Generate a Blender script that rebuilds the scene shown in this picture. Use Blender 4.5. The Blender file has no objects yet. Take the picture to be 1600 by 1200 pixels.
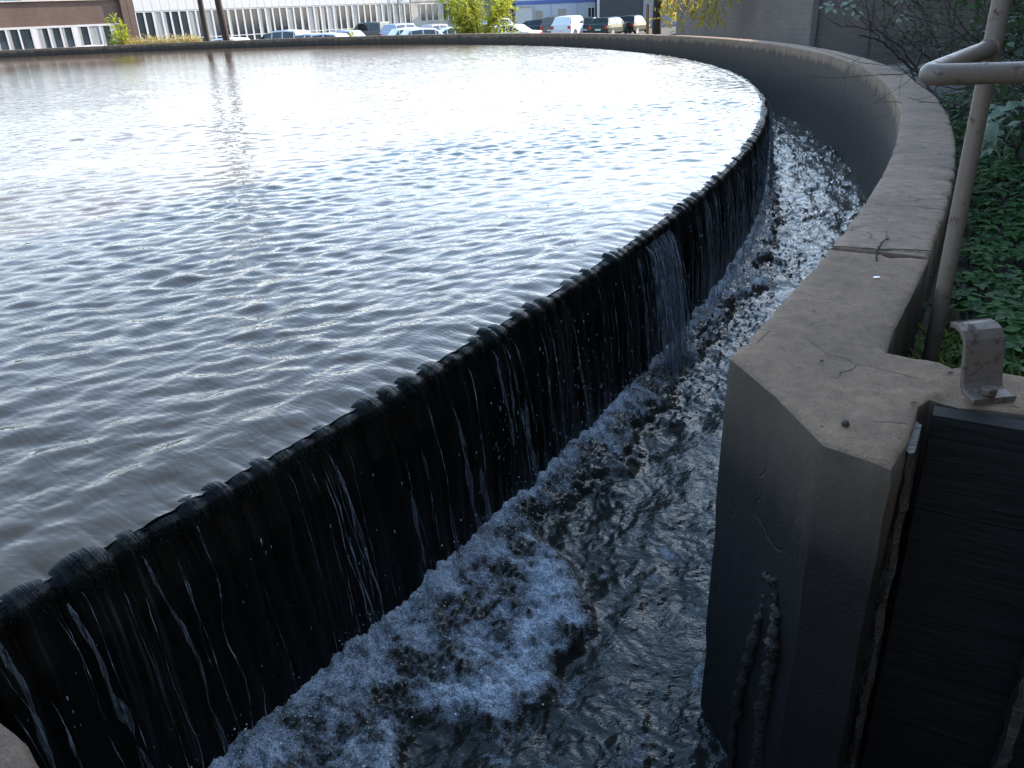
import bpy, math, random
import numpy as np
from mathutils import Vector, Matrix

def R_(x): return x * math.pi / 180.0
random.seed(7)
rng = np.random.default_rng(11)
sc = bpy.context.scene
col = sc.collection

# ------------------------------------------------------------------ camera, sky, sun, exposure
CAM = Vector((20.15, -15.80, 1.034))
PITCH, ROLL, FPX = 0.43744, -0.04575, 1250.0
cd = bpy.data.cameras.new('camera'); cam = bpy.data.objects.new('camera', cd); col.objects.link(cam)
cd.sensor_width = 36.0; cd.lens = FPX / 1600 * 36; cd.clip_start = 0.05; cd.clip_end = 3000
Xr = Vector((1, 0, 0)); Ur = Vector((0, math.sin(PITCH), math.cos(PITCH))); Fw = Vector((0, math.cos(PITCH), -math.sin(PITCH)))
cx_ = Xr * math.cos(ROLL) + Ur * math.sin(ROLL)
cy_ = -Xr * math.sin(ROLL) + Ur * math.cos(ROLL)
m3 = Matrix((cx_, cy_, -Fw)).transposed()
cam.matrix_world = Matrix.Translation(CAM) @ m3.to_4x4()
sc.camera = cam

SUN_AZ, SUN_EL = R_(57), R_(30)          # azimuth measured from +Y towards +X
HAZE = 2.05
w = bpy.data.worlds.new('World'); sc.world = w; w.use_nodes = True
nt = w.node_tree; bg = nt.nodes['Background']
sky = nt.nodes.new('ShaderNodeTexSky'); sky.sky_type = 'NISHITA'; sky.sun_disc = False
sky.sun_elevation = SUN_EL; sky.sun_rotation = SUN_AZ; sky.air_density = 1.0; sky.dust_density = 1.0; sky.ozone_density = 2.0
nt.links.new(sky.outputs[0], bg.inputs[0]); bg.inputs[1].default_value = 0.15
# thin bright milky haze over the blue: whitest low down, brighter round the sun, patchy like veil cloud
def wn(t, **k):
    nd = nt.nodes.new(t)
    for a, v in k.items(): setattr(nd, a, v)
    return nd
def wm(op, a, b=0.0):
    nd = wn('ShaderNodeMath', operation=op)
    for v, i in ((a, 0), (b, 1)):
        if hasattr(v, 'is_linked'): nt.links.new(v, nd.inputs[i])
        else: nd.inputs[i].default_value = v
    return nd.outputs[0]
tc = wn('ShaderNodeTexCoord').outputs['Generated']; sxyz = wn('ShaderNodeSeparateXYZ'); nt.links.new(tc, sxyz.inputs[0])
dt = wn('ShaderNodeVectorMath', operation='DOT_PRODUCT'); nt.links.new(tc, dt.inputs[0])
dt.inputs[1].default_value = (math.sin(SUN_AZ) * math.cos(SUN_EL), math.cos(SUN_AZ) * math.cos(SUN_EL), math.sin(SUN_EL))
low = wm('EXPONENT', wm('MULTIPLY', wm('MAXIMUM', sxyz.outputs[2], 0.0), -1.35))
fwd = wm('ADD', .05, wm('MULTIPLY', wm('POWER', wm('MULTIPLY', wm('ADD', dt.outputs['Value'], 1.0), .5), 1.9), 1.0))
cn = wn('ShaderNodeTexNoise'); cn.inputs['Scale'].default_value = 2.2; cn.inputs['Detail'].default_value = 6
mp = wn('ShaderNodeMapping'); mp.inputs['Scale'].default_value = (1, 1, 3.2); nt.links.new(tc, mp.inputs[0]); nt.links.new(mp.outputs[0], cn.inputs['Vector'])
cl_ = wm('ADD', .55, wm('MULTIPLY', cn.outputs[0], .9))
hz = wn('ShaderNodeBackground'); hcr = wn('ShaderNodeValToRGB'); nt.links.new(sxyz.outputs[2], hcr.inputs[0])
hcr.color_ramp.elements[0].position = .06; hcr.color_ramp.elements[0].color = (1.0, .955, .90, 1); hcr.color_ramp.elements[1].position = .55; hcr.color_ramp.elements[1].color = (.42, .70, 1.0, 1)
nt.links.new(hcr.outputs[0], hz.inputs[0]); nt.links.new(wm('MULTIPLY', wm('MULTIPLY', wm('MULTIPLY', low, fwd), cl_), HAZE), hz.inputs[1])
ads = wn('ShaderNodeAddShader'); nt.links.new(bg.outputs[0], ads.inputs[0]); nt.links.new(hz.outputs[0], ads.inputs[1]); nt.links.new(ads.outputs[0], nt.nodes['World Output'].inputs[0])
sd = bpy.data.lights.new('sun', 'SUN'); sun = bpy.data.objects.new('sun', sd); col.objects.link(sun)
sd.energy = 5.0; sd.angle = R_(0.5); sd.color = (1.0, 0.84, 0.68)
sdir = Vector((math.sin(SUN_AZ) * math.cos(SUN_EL), math.cos(SUN_AZ) * math.cos(SUN_EL), math.sin(SUN_EL)))
sun.rotation_euler = sdir.to_track_quat('Z', 'Y').to_euler()
sc.view_settings.view_transform = 'Standard'; sc.view_settings.look = 'None'
sc.view_settings.exposure = 1.08; sc.view_settings.gamma = 1.0
sc.view_settings.use_curve_mapping = False
sc.render.engine = 'CYCLES'

# ------------------------------------------------------------------ noise (numpy)
_perm = np.random.default_rng(3).permutation(512)
_grad = np.random.default_rng(4).normal(size=(512, 3)); _grad /= np.linalg.norm(_grad, axis=1)[:, None]
def noise3(x, y, z=0.0):
    x, y, z = np.broadcast_arrays(np.asarray(x, float), np.asarray(y, float), np.asarray(z, float))
    xi, yi, zi = np.floor(x).astype(int), np.floor(y).astype(int), np.floor(z).astype(int)
    fx, fy, fz = x - xi, y - yi, z - zi
    u, v, q = [t * t * t * (t * (t * 6 - 15) + 10) for t in (fx, fy, fz)]
    out = 0
    for a in (0, 1):
        for b in (0, 1):
            for c in (0, 1):
                h = _perm[(_perm[(_perm[(xi + a) & 511] + yi + b) & 511] + zi + c) & 511]
                g = _grad[h]
                d = g[..., 0] * (fx - a) + g[..., 1] * (fy - b) + g[..., 2] * (fz - c)
                out = out + d * (u if a else 1 - u) * (v if b else 1 - v) * (q if c else 1 - q)
    return out * 1.6
def fbm(x, y, z=0.0, oct=4, gain=0.5):
    a, s, t = 1.0, 0, 0.0
    for i in range(oct):
        s = s + a * noise3(x * 2 ** i + 17 * i, y * 2 ** i + 5 * i, np.asarray(z) * 2 ** i); t += a; a *= gain
    return s / t
def sstep(a, b, x): t = np.clip((x - a) / (b - a), 0, 1); return t * t * (3 - 2 * t)

# ------------------------------------------------------------------ mesh helpers
def link(name, me, mat=None, parent=None, smooth=False):
    o = bpy.data.objects.new(name, me); col.objects.link(o)
    if mat is not None:
        for m in (mat if isinstance(mat, (list, tuple)) else [mat]): me.materials.append(m)
    if parent is not None: o.parent = parent
    if smooth: me.polygons.foreach_set('use_smooth', np.ones(len(me.polygons), bool))
    return o
def np_mesh(name, V, Fq):
    """V (n,3), Fq (m,k)"""
    me = bpy.data.meshes.new(name); V = np.asarray(V, np.float32); Fq = np.asarray(Fq, np.int32)
    k = Fq.shape[1]
    me.vertices.add(len(V)); me.vertices.foreach_set('co', V.ravel())
    me.loops.add(Fq.size); me.loops.foreach_set('vertex_index', Fq.ravel())
    me.polygons.add(len(Fq)); me.polygons.foreach_set('loop_start', np.arange(len(Fq), dtype=np.int32) * k)
    me.polygons.foreach_set('loop_total', np.full(len(Fq), k, np.int32))
    me.update(calc_edges=True); me.validate()
    return me
def grid_faces(nu, nv, wrap=False):
    i = np.arange(nu if wrap else nu - 1)[:, None]; j = np.arange(nv - 1)[None, :]
    i2 = (i + 1) % nu
    return np.stack([i * nv + j, i2 * nv + j, i2 * nv + j + 1, i * nv + j + 1], -1).reshape(-1, 4)
def set_attr(me, name, arr):
    a = me.attributes.new(name, 'FLOAT', 'POINT'); a.data.foreach_set('value', np.asarray(arr, np.float32).ravel())
def set_vattr(me, name, arr):
    a = me.attributes.new(name, 'FLOAT_VECTOR', 'POINT'); a.data.foreach_set('vector', np.asarray(arr, np.float32).ravel())

class MB:
    def __init__(s): s.v = []; s.f = []
    def add(s, vs, fs):
        n = len(s.v); s.v += [tuple(v) for v in vs]; s.f += [tuple(i + n for i in f) for f in fs]; return s
    def box(s, c, d, ax=None):
        """centre, full size, optional 3 axes"""
        c = Vector(c); A = ax or (Vector((1, 0, 0)), Vector((0, 1, 0)), Vector((0, 0, 1)))
        vs = [c + A[0] * d[0] / 2 * a + A[1] * d[1] / 2 * b + A[2] * d[2] / 2 * e for a in (-1, 1) for b in (-1, 1) for e in (-1, 1)]
        return s.add(vs, [(0, 1, 3, 2), (4, 6, 7, 5), (0, 4, 5, 1), (2, 3, 7, 6), (0, 2, 6, 4), (1, 5, 7, 3)])
    def tube(s, pts, rad, n=8, caps=True):
        pts = [Vector(p) for p in pts]; N = len(pts); rings = []
        up = Vector((0.13, 0.21, 1)).normalized()
        for i, p in enumerate(pts):
            t = (pts[min(i + 1, N - 1)] - pts[max(i - 1, 0)])
            if t.length < 1e-9: t = Vector((0, 0, 1))
            t.normalize()
            a = t.cross(up)
            if a.length < 1e-3: a = t.cross(Vector((1, 0, 0)))
            a.normalize(); b = t.cross(a)
            r = rad[i] if isinstance(rad, (list, tuple)) else rad
            rings.append([p + (a * math.cos(2 * math.pi * k / n) + b * math.sin(2 * math.pi * k / n)) * r for k in range(n)])
        vs = [v for r in rings for v in r]; fs = []
        for i in range(N - 1):
            for k in range(n):
                k2 = (k + 1) % n; fs.append((i * n + k, i * n + k2, (i + 1) * n + k2, (i + 1) * n + k))
        if caps: fs.append(tuple(range(n))[::-1]); fs.append(tuple((N - 1) * n + k for k in range(n)))
        return s.add(vs, fs)
    def prism(s, poly, z0, z1):
        n = len(poly)
        vs = [(p[0], p[1], z0) for p in poly] + [(p[0], p[1], z1) for p in poly]
        return s.add(vs, [tuple(range(n))[::-1], tuple(range(n, 2 * n))] + [(i, (i + 1) % n, n + (i + 1) % n, n + i) for i in range(n)])
    def build(s, name, mat, parent=None, smooth=False, bevel=0, seg=2):
        me = bpy.data.meshes.new(name); me.from_pydata(s.v, [], s.f); me.update()
        o = link(name, me, mat, parent, smooth)
        if bevel:
            b = o.modifiers.new('bevel', 'BEVEL'); b.width = bevel; b.segments = seg; b.limit_method = 'ANGLE'; b.angle_limit = R_(35)
        return o
def tag(o, label=None, cat=None, group=None, kind=None):
    if label: o['label'] = label
    if cat: o['category'] = cat
    if group: o['group'] = group
    if kind: o['kind'] = kind
    return o
def empty(name, loc, rz=0, **k):
    o = bpy.data.objects.new(name, None); col.objects.link(o); o.location = loc; o.rotation_euler = (0, 0, rz)
    o.empty_display_size = 0.2
    return tag(o, **k)
def copy_tree(o, parent=None):
    c = o.copy(); col.objects.link(c); c.parent = parent
    for ch in o.children: copy_tree(ch, c)
    return c

# ------------------------------------------------------------------ materials
class Mat:
    def __init__(s, name):
        s.m = bpy.data.materials.new(name); s.m.use_nodes = True; s.t = s.m.node_tree
        s.b = s.t.nodes['Principled BSDF']; s.out = s.t.nodes['Material Output']
    def n(s, typ, **k):
        nd = s.t.nodes.new(typ)
        for a, v in k.items(): setattr(nd, a, v)
        return nd
    def l(s, a, b): s.t.links.new(a, b)
    def coord(s, kind='Object'): return s.n('ShaderNodeTexCoord').outputs[kind]
    def pos(s): return s.n('ShaderNodeNewGeometry').outputs['Position']
    def attr(s, name, out='Fac'): return s.n('ShaderNodeAttribute', attribute_name=name).outputs[out]
    def mapping(s, vec, sc=(1, 1, 1), rot=(0, 0, 0)):
        m = s.n('ShaderNodeMapping'); s.l(vec, m.inputs[0]); m.inputs['Scale'].default_value = sc; m.inputs['Rotation'].default_value = rot; return m.outputs[0]
    def noise(s, vec, scale, detail=5, rough=.6, dist=0):
        nd = s.n('ShaderNodeTexNoise'); s.l(vec, nd.inputs['Vector']); nd.inputs['Scale'].default_value = scale
        nd.inputs['Detail'].default_value = detail; nd.inputs['Roughness'].default_value = rough; nd.inputs['Distortion'].default_value = dist
        return nd.outputs[0]
    def ramp(s, fac, stops):
        r = s.n('ShaderNodeValToRGB'); s.l(fac, r.inputs[0]); e = r.color_ramp.elements
        while len(e) < len(stops): e.new(0.5)
        for el, (p, c) in zip(e, stops): el.position = p; el.color = (c if isinstance(c, tuple) else (c, c, c)) + (1,)
        return r.outputs[0]
    def mix(s, fac, a, b, mode='MIX'):
        m = s.n('ShaderNodeMix', data_type='RGBA', blend_type=mode)
        for v, i in ((fac, 0), (a, 6), (b, 7)):
            if hasattr(v, 'links') or hasattr(v, 'is_linked'): s.l(v, m.inputs[i])
            else: m.inputs[i].default_value = v if i == 0 else (tuple(v) + (1,))[:4]
        return m.outputs[2]
    def math(s, op, a, b=None, c=None, clamp=False):
        m = s.n('ShaderNodeMath', operation=op); m.use_clamp = clamp
        for v, i in ((a, 0), (b, 1), (c, 2)):
            if v is None: continue
            if hasattr(v, 'is_linked'): s.l(v, m.inputs[i])
            else: m.inputs[i].default_value = v
        return m.outputs[0]
    def bump(s, h, strength=.3, dist=.01, nrm=None):
        b = s.n('ShaderNodeBump'); s.l(h, b.inputs['Height']); b.inputs['Strength'].default_value = strength; b.inputs['Distance'].default_value = dist
        if nrm is not None: s.l(nrm, b.inputs['Normal'])
        return b.outputs[0]
    def set(s, **k):
        names = dict(color='Base Color', rough='Roughness', metal='Metallic', ior='IOR', normal='Normal', alpha='Alpha', trans='Transmission Weight',
                     spec='Specular IOR Level', coat='Coat Weight', sss='Subsurface Weight')
        for a, v in k.items():
            i = s.b.inputs[names[a]]
            if hasattr(v, 'is_linked'): s.l(v, i)
            elif a == 'color': i.default_value = tuple(v) + (1,)
            else: i.default_value = v
        return s
def plain(name, c, rough=.6, metal=0, var=.15, vs=6, bump=.15, bs=40, bd=.004, **k):
    m = Mat(name); co = m.coord()
    n1 = m.noise(co, vs, 5); c0 = tuple(x * (1 - var) for x in c); c1 = tuple(min(1, x * (1 + var)) for x in c)
    m.set(color=m.ramp(n1, [(.3, c0), (.7, c1)]), rough=rough, metal=metal, **k)
    if bump: m.set(normal=m.bump(m.noise(co, bs, 4), bump, bd))
    return m.m

# weathered concrete, algae-dark below the splash line; shade tinted into upright faces
def concrete_mat(name, base=(.25, .205, .165), stain_shade_top=.235, wet=True):
    m = Mat(name); p = m.pos()
    big = m.noise(p, 2.3, 6, .6); mid = m.noise(p, 14, 6, .65); fine = m.noise(p, 120, 4, .7)
    c = m.ramp(big, [(.3, tuple(x * .72 for x in base)), (.5, base), (.72, tuple(x * 1.16 for x in base))])
    c = m.mix(m.ramp(mid, [(.35, .65), (.62, 0)]), c, tuple(x * .6 for x in base))
    c = m.mix(m.ramp(fine, [(.62, 0), (.72, .5)]), c, (.34, .32, .29))
    # lengthwise trowel marks / dirt smears
    sm = m.noise(m.mapping(p, (3, 22, 9), (0, 0, R_(25))), 1.6, 5, .6)
    c = m.mix(m.ramp(sm, [(.5, 0), (.75, .45)]), c, tuple(x * .66 for x in base))
    sp_ = m.noise(p, 210, 3, .8); c = m.mix(1.0, c, m.ramp(sp_, [(.28, .62), (.5, 1.0), (.74, 1.28)]), 'MULTIPLY'); sp2 = m.noise(p, 34, 5, .7); c = m.mix(1.0, c, m.ramp(sp2, [(.3, .74), (.5, 1.0), (.7, 1.14)]), 'MULTIPLY')
    ve = m.n('ShaderNodeTexVoronoi', feature='DISTANCE_TO_EDGE'); wv = m.n('ShaderNodeVectorMath', operation='ADD'); m.l(p, wv.inputs[0])
    nv_ = m.n('ShaderNodeTexNoise'); m.l(p, nv_.inputs['Vector']); nv_.inputs['Scale'].default_value = 9; sv = m.n('ShaderNodeVectorMath', operation='SCALE'); m.l(nv_.outputs[1], sv.inputs[0]); sv.inputs['Scale'].default_value = .12; m.l(sv.outputs[0], wv.inputs[1])
    m.l(wv.outputs[0], ve.inputs['Vector']); ve.inputs['Scale'].default_value = 2.6
    hair = m.math('MULTIPLY', m.ramp(ve.outputs['Distance'], [(.003, 1), (.010, 0)]), m.ramp(m.noise(p, 3.1, 2), [(.5, 0), (.6, 1)]))
    c = m.mix(m.math('MULTIPLY', hair, .7), c, (.05, .04, .028))
    lich = m.math('MULTIPLY', m.ramp(m.noise(p, 60, 5, .75), [(.6, 0), (.66, 1)]), m.ramp(m.noise(p, 5, 3), [(.5, 0), (.62, .7)]))
    c = m.mix(lich, c, tuple(x * 1.5 for x in base))
    # pits
    vo = m.n('ShaderNodeTexVoronoi'); m.l(p, vo.inputs['Vector']); vo.inputs['Scale'].default_value = 26
    pit = m.ramp(vo.outputs['Distance'], [(.03, 1), (.09, 0)])
    pitm = m.math('MULTIPLY', pit, m.ramp(m.noise(p, 7, 2), [(.5, 0), (.6, 1)]))
    c = m.mix(m.math('MULTIPLY', pitm, .6), c, (.05, .045, .04))
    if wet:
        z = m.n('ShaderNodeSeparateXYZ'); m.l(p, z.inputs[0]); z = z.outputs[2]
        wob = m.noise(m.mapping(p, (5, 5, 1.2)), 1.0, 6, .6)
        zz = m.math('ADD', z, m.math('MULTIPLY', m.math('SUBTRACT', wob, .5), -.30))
        g1 = m.n('ShaderNodeMapRange'); m.l(zz, g1.inputs[0]); g1.inputs[1].default_value = stain_shade_top; g1.inputs[2].default_value = stain_shade_top - .07
        g2 = m.n('ShaderNodeMapRange'); m.l(zz, g2.inputs[0]); g2.inputs[1].default_value = stain_shade_top - .12; g2.inputs[2].default_value = stain_shade_top - .34
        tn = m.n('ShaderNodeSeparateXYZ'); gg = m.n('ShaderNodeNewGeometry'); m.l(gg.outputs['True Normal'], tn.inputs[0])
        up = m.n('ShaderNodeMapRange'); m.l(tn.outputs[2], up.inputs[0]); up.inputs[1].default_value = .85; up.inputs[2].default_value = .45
        c = m.mix(m.math('MULTIPLY', m.math('MULTIPLY', g1.outputs[0], .86), up.outputs[0]), c, (.060, .050, .040))  # grime tint that also puts the shade of upright faces into the colour
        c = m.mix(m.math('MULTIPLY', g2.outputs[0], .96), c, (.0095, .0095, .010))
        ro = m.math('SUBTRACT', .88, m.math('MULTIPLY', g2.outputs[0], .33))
    else: ro = .88
    h = m.math('ADD', m.math('MULTIPLY', mid, .5), m.math('MULTIPLY', fine, .22))
    h = m.math('SUBTRACT', h, m.math('MULTIPLY', pitm, .5)); h = m.math('SUBTRACT', h, m.math('MULTIPLY', hair, .4))
    m.set(color=c, rough=ro, spec=.3, normal=m.bump(h, .85, .012))
    return m.m
M = {}
M['concrete'] = concrete_mat('weathered_concrete', base=(.265, .178, .122), stain_shade_top=.22)
M['pier_concrete'] = concrete_mat('pier_concrete', base=(.240, .155, .100), stain_shade_top=.365)
M['block_concrete'] = concrete_mat('tan_concrete', base=(.15, .10, .07), wet=False)
M['crack'] = plain('crack_dirt', (.05, .045, .022), .95, var=.5, vs=60, bump=.8, bs=200)
M['crust'] = plain('lime_crust', (.036, .030, .025), .65, var=.5, vs=30, bump=.9, bs=90, bd=.01)
M['darkcrust'] = plain('dark_crust', (.020, .017, .014), .5, var=.5, vs=30, bump=.9, bs=90, bd=.01)
M['algae'] = plain('black_algae', (.006, .006, .0045), .75, var=.6, vs=60, bump=.9, bs=220, bd=.006, spec=.12)
M['steelpaint'] = plain('grey_painted_steel', (.22, .19, .165), .5, var=.12, vs=20, bump=.25, bs=150, bd=.002)
def worn_metal(name, base, rust, amount=.58):
    m = Mat(name); p = m.pos(); n = m.noise(p, 28, 6, .7); f = m.noise(p, 140, 4, .7); k = m.ramp(n, [(amount, 0), (amount + .10, 1)])
    c = m.mix(m.ramp(f, [(.35, .35), (.6, 0)]), base, tuple(x * .55 for x in base)); c = m.mix(k, c, rust)
    sc_ = m.ramp(m.noise(m.mapping(p, (18, 18, 90)), 2, 3), [(.68, 0), (.72, .5)]); c = m.mix(sc_, c, tuple(min(1, x * 1.7) for x in base))
    m.set(color=c, rough=m.math('ADD', .48, m.math('MULTIPLY', k, .3)), normal=m.bump(m.math('ADD', m.math('MULTIPLY', k, .6), m.math('MULTIPLY', f, .4)), .5, .002)); return m.m
M['rusty'] = plain('dull_grey_steel', (.13, .10, .085), .6, var=.35, vs=25, bump=.5, bs=120, bd=.003)
M['pipe'] = plain('greybrown_pipe_paint', (.19, .145, .115), .5, var=.28, vs=26, bump=.4, bs=100, bd=.002)

# tank water: turbid, brownish, wind rippled
m = Mat('tank_water'); p = m.pos()
n_a = m.noise(m.mapping(p, (1, 1.9, 1), (0, 0, R_(8))), 9, 3, .55); n_b = m.noise(m.mapping(p, (1, 1.8, 1), (0, 0, R_(-25))), 2.6, 3, .5)
cdta = m.n('ShaderNodeVectorMath', operation='DISTANCE'); m.l(p, cdta.inputs[0]); cdta.inputs[1].default_value = (20.15, -15.8, 0)
far = m.n('ShaderNodeMapRange'); m.l(cdta.outputs['Value'], far.inputs[0]); far.inputs[1].default_value = 5; far.inputs[2].default_value = 16
h = m.math('ADD', m.math('MULTIPLY', n_a, .010), m.math('MULTIPLY', n_b, .022))
far2 = m.n('ShaderNodeMapRange'); m.l(cdta.outputs['Value'], far2.inputs[0]); far2.inputs[1].default_value = 34; far2.inputs[2].default_value = 18; far2.inputs[3].default_value = .12
h = m.math('MULTIPLY', h, m.math('MULTIPLY', far.outputs[0], far2.outputs[0]))
cr = m.noise(m.mapping(p, (1, 2.6, 1), (0, 0, R_(20))), 70, 2, .5, .6); crm = m.ramp(m.noise(m.mapping(p, (1, 2.2, 1), (0, 0, R_(12))), 6.5, 3, .6), [(.52, 0), (.66, 1)])
cfar = m.n('ShaderNodeMapRange'); m.l(cdta.outputs['Value'], cfar.inputs[0]); cfar.inputs[1].default_value = 9; cfar.inputs[2].default_value = 4
h = m.math('ADD', h, m.math('MULTIPLY', m.math('MULTIPLY', cr, crm), m.math('MULTIPLY', cfar.outputs[0], .0016)))
wr = m.n('ShaderNodeTexWave', wave_type='BANDS', bands_direction='Y'); m.l(m.mapping(p, (1, 1, 1), (0, 0, R_(35))), wr.inputs[0]); wr.inputs['Scale'].default_value = 14; wr.inputs['Distortion'].default_value = 9; wr.inputs['Detail'].default_value = 2; wr.inputs['Detail Scale'].default_value = .8
h = m.math('ADD', h, m.math('MULTIPLY', wr.outputs['Fac'], m.math('MULTIPLY', cfar.outputs[0], .00035)))
bm = m.n('ShaderNodeBump'); m.l(h, bm.inputs['Height']); bm.inputs['Distance'].default_value = 1.0; bm.inputs['Strength'].default_value = .8
silt = m.ramp(m.noise(p, .25, 4), [(.3, (.098, .066, .043)), (.7, (.130, .088, .060))])
m.set(color=silt, rough=.05, ior=1.38, normal=bm.outputs[0])
M['tank_water'] = m.m

# falling curtain: nearly black, glossy, with a few aerated streaks
m = Mat('falling_water'); cy = m.attr('cyl', 'Vector')
s1 = m.noise(m.mapping(cy, (55, 1.3, 1)), 1, 4, .6, .5); s2 = m.noise(m.mapping(cy, (5, 1.1, 1)), 1, 3, .5)
s3 = m.noise(m.mapping(cy, (150, 30, 1)), 1, 3, .6)
f = m.math('MULTIPLY', m.ramp(s1, [(.56, 0), (.74, 1)]), m.ramp(s2, [(.42, .12), (.65, 1)]))
far_at = m.attr('sheet')
f = m.math('MULTIPLY', f, m.math('ADD', .33, far_at))
c = m.mix(f, (.006, .0065, .006), (.16, .19, .215))
h = m.math('ADD', m.math('MULTIPLY', s1, .6), m.math('MULTIPLY', s3, .35))
m.set(color=c, rough=.28, ior=1.33, spec=.2, normal=m.bump(h, .75, .010))
M['curtain'] = m.m

# streams, drops
m = Mat('stream_water'); p = m.pos()
n1 = m.noise(m.mapping(p, (60, 60, 14)), 1, 3)
tr = m.n('ShaderNodeBsdfTransparent'); mx = m.n('ShaderNodeMixShader')
m.set(color=m.ramp(n1, [(.35, (.05, .06, .075)), (.7, (.42, .48, .56))]), rough=.12, ior=1.33, normal=m.bump(n1, .8, .01))
m.l(m.ramp(n1, [(.35, .12), (.68, .62)]), mx.inputs[0]); m.l(tr.outputs[0], mx.inputs[1]); m.l(m.b.outputs[0], mx.inputs[2]); m.l(mx.outputs[0], m.out.inputs[0])
M['stream'] = m.m
m = Mat('veil_water'); cyv = m.pos(); nv = m.noise(m.mapping(cyv, (170, 170, 9)), 1, 4, .65)
tr = m.n('ShaderNodeBsdfTransparent'); mx = m.n('ShaderNodeMixShader'); m.set(color=(.24, .28, .33), rough=.25, ior=1.33, normal=m.bump(nv, .8, .008))
m.l(m.ramp(nv, [(.42, .0), (.72, .55)]), mx.inputs[0]); m.l(tr.outputs[0], mx.inputs[1]); m.l(m.b.outputs[0], mx.inputs[2]); m.l(mx.outputs[0], m.out.inputs[0]); M['veil'] = m.m
m = Mat('drop_water'); m.set(color=(.22, .26, .31), rough=.08, ior=1.33); M['drop'] = m.m

# channel water with froth
m = Mat('channel_water'); p = m.pos(); fo = m.attr('foam')
nf = m.noise(p, 34, 7, .78); nf2 = m.noise(p, 170, 3, .7)
vo = m.n('ShaderNodeTexVoronoi'); m.l(p, vo.inputs['Vector']); vo.inputs['Scale'].default_value = 130
bub = m.ramp(vo.outputs['Distance'], [(.15, 0), (.6, 1)])
edge = m.math('SUBTRACT', m.math('MULTIPLY', fo, 1.35), m.math('MULTIPLY', m.math('SUBTRACT', nf, .35), 1.5))
edge = m.math('ADD', edge, m.math('MULTIPLY', m.math('SUBTRACT', nf2, .5), .75))
msk = m.ramp(edge, [(.14, 0), (.42, .45), (.85, .97)])
fc = m.ramp(nf2, [(.3, (.15, .19, .24)), (.7, (.66, .74, .86))])
c = m.mix(m.math('MULTIPLY', msk, .85), (.016, .017, .015), fc)
rp = m.noise(m.mapping(p, (1, 1.5, 1), (0, 0, R_(-30))), 55, 2, .5, .5)
h = m.math('ADD', m.math('MULTIPLY', rp, .38), m.math('MULTIPLY', m.math('MULTIPLY', nf2, msk), .5))
h = m.math('ADD', h, m.math('MULTIPLY', m.math('MULTIPLY', bub, msk), .25))
m.set(color=c, rough=m.math('ADD', .03, m.math('MULTIPLY', msk, .35)), ior=1.33, normal=m.bump(h, .8, .012))
M['channel_water'] = m.m
m = Mat('froth'); p = m.pos(); nf = m.noise(p, 150, 3, .7)
m.set(color=m.ramp(nf, [(.3, (.45, .5, .56)), (.7, (.82, .87, .92))]), rough=.3, normal=m.bump(nf, .6, .005)); M['froth'] = m.m

# ------------------------------------------------------------------ TANK WATER
RW, RI, RO, ZC, ZT = 23.965, 25.015, 25.307, -0.79, 0.293
def waves(x, y, lam_min=None):
    r = np.random.default_rng(21); h = np.zeros_like(x)
    for i in range(72):
        lam = .042 * (6.5 ** r.random()); ang = R_(118) + r.normal() * .55
        k = 2 * math.pi / lam; kx, ky = k * math.cos(ang), k * math.sin(ang)
        amp = .0045 * lam ** 1.0 * (sstep(40, 14, np.hypot(x - 20.15, y + 15.8)) * .95 + .05); ph = r.random() * 6.28
        fade = 1.0 if lam_min is None else sstep(2.2, 4.5, lam / lam_min)
        arg = kx * x + ky * y + ph + 1.1 * noise3(x * .8 + i, y * .8, i * 3.1)
        h = h + amp * fade * (1.25 * np.abs(np.sin(arg / 2 + .4)) * -1.4 + .9 if i % 2 == 0 else np.sin(arg))
    env = .75 + .55 * noise3(x * .5, y * .5, 9.)
    return h * env
def tank_water():
    u = np.linspace(0, 1, 620); az = np.where(u < .84, 17.35 - 59 * (u / .84) ** 1.5, 17.35 - 59 - (121.2 - 41.7) * ((u - .84) / .16))
    az = np.radians(az); nt_ = 800
    dx, dy = np.sin(az), np.cos(az)
    b = -(CAM.x * dx + CAM.y * dy); c = CAM.x ** 2 + CAM.y ** 2 - RW ** 2
    disc = np.sqrt(np.maximum(b * b - c, 0)); t1, t2 = b - disc, b + disc
    s = np.linspace(0, 1, nt_)[None, :]
    T = t1[:, None] * (t2 / t1)[:, None] ** s
    X = CAM.x + dx[:, None] * T; Y = CAM.y + dy[:, None] * T
    sp = np.maximum(T * np.log(t2 / t1)[:, None] / nt_, T * np.abs(np.gradient(az))[:, None])
    rr = np.hypot(X, Y); edge = sstep(23.97, 23.45, rr)
    edge = sstep(23.97, 23.72, rr); H = waves(X, Y, sp) * (.45 + .55 * edge)
    # capillary lines held against the weir lip
    near = sstep(9, 5, T) * sstep(23.35, 23.75, rr) * sstep(23.96, 23.86, rr)
    H += near * .00045 * np.sin((rr + .04 * noise3(X * 3, Y * 3)) * 2 * math.pi / .017) * (.5 + noise3(X * 4, Y * 4, 2))
    # water bends down over the lip, more so in the notches
    th = np.arctan2(Y, X); lob = lobes(th)
    H -= sstep(23.80, 23.97, rr) * (.010 + .010 * (1 - lob))
    V = np.stack([X, Y, H], -1).reshape(-1, 3)
    me = np_mesh('water', V, grid_faces(len(az), nt_)[:, ::-1])
    return tag(link('water', me, M['tank_water'], smooth=True), kind='structure')
TOOTH = .086 / 24
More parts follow.
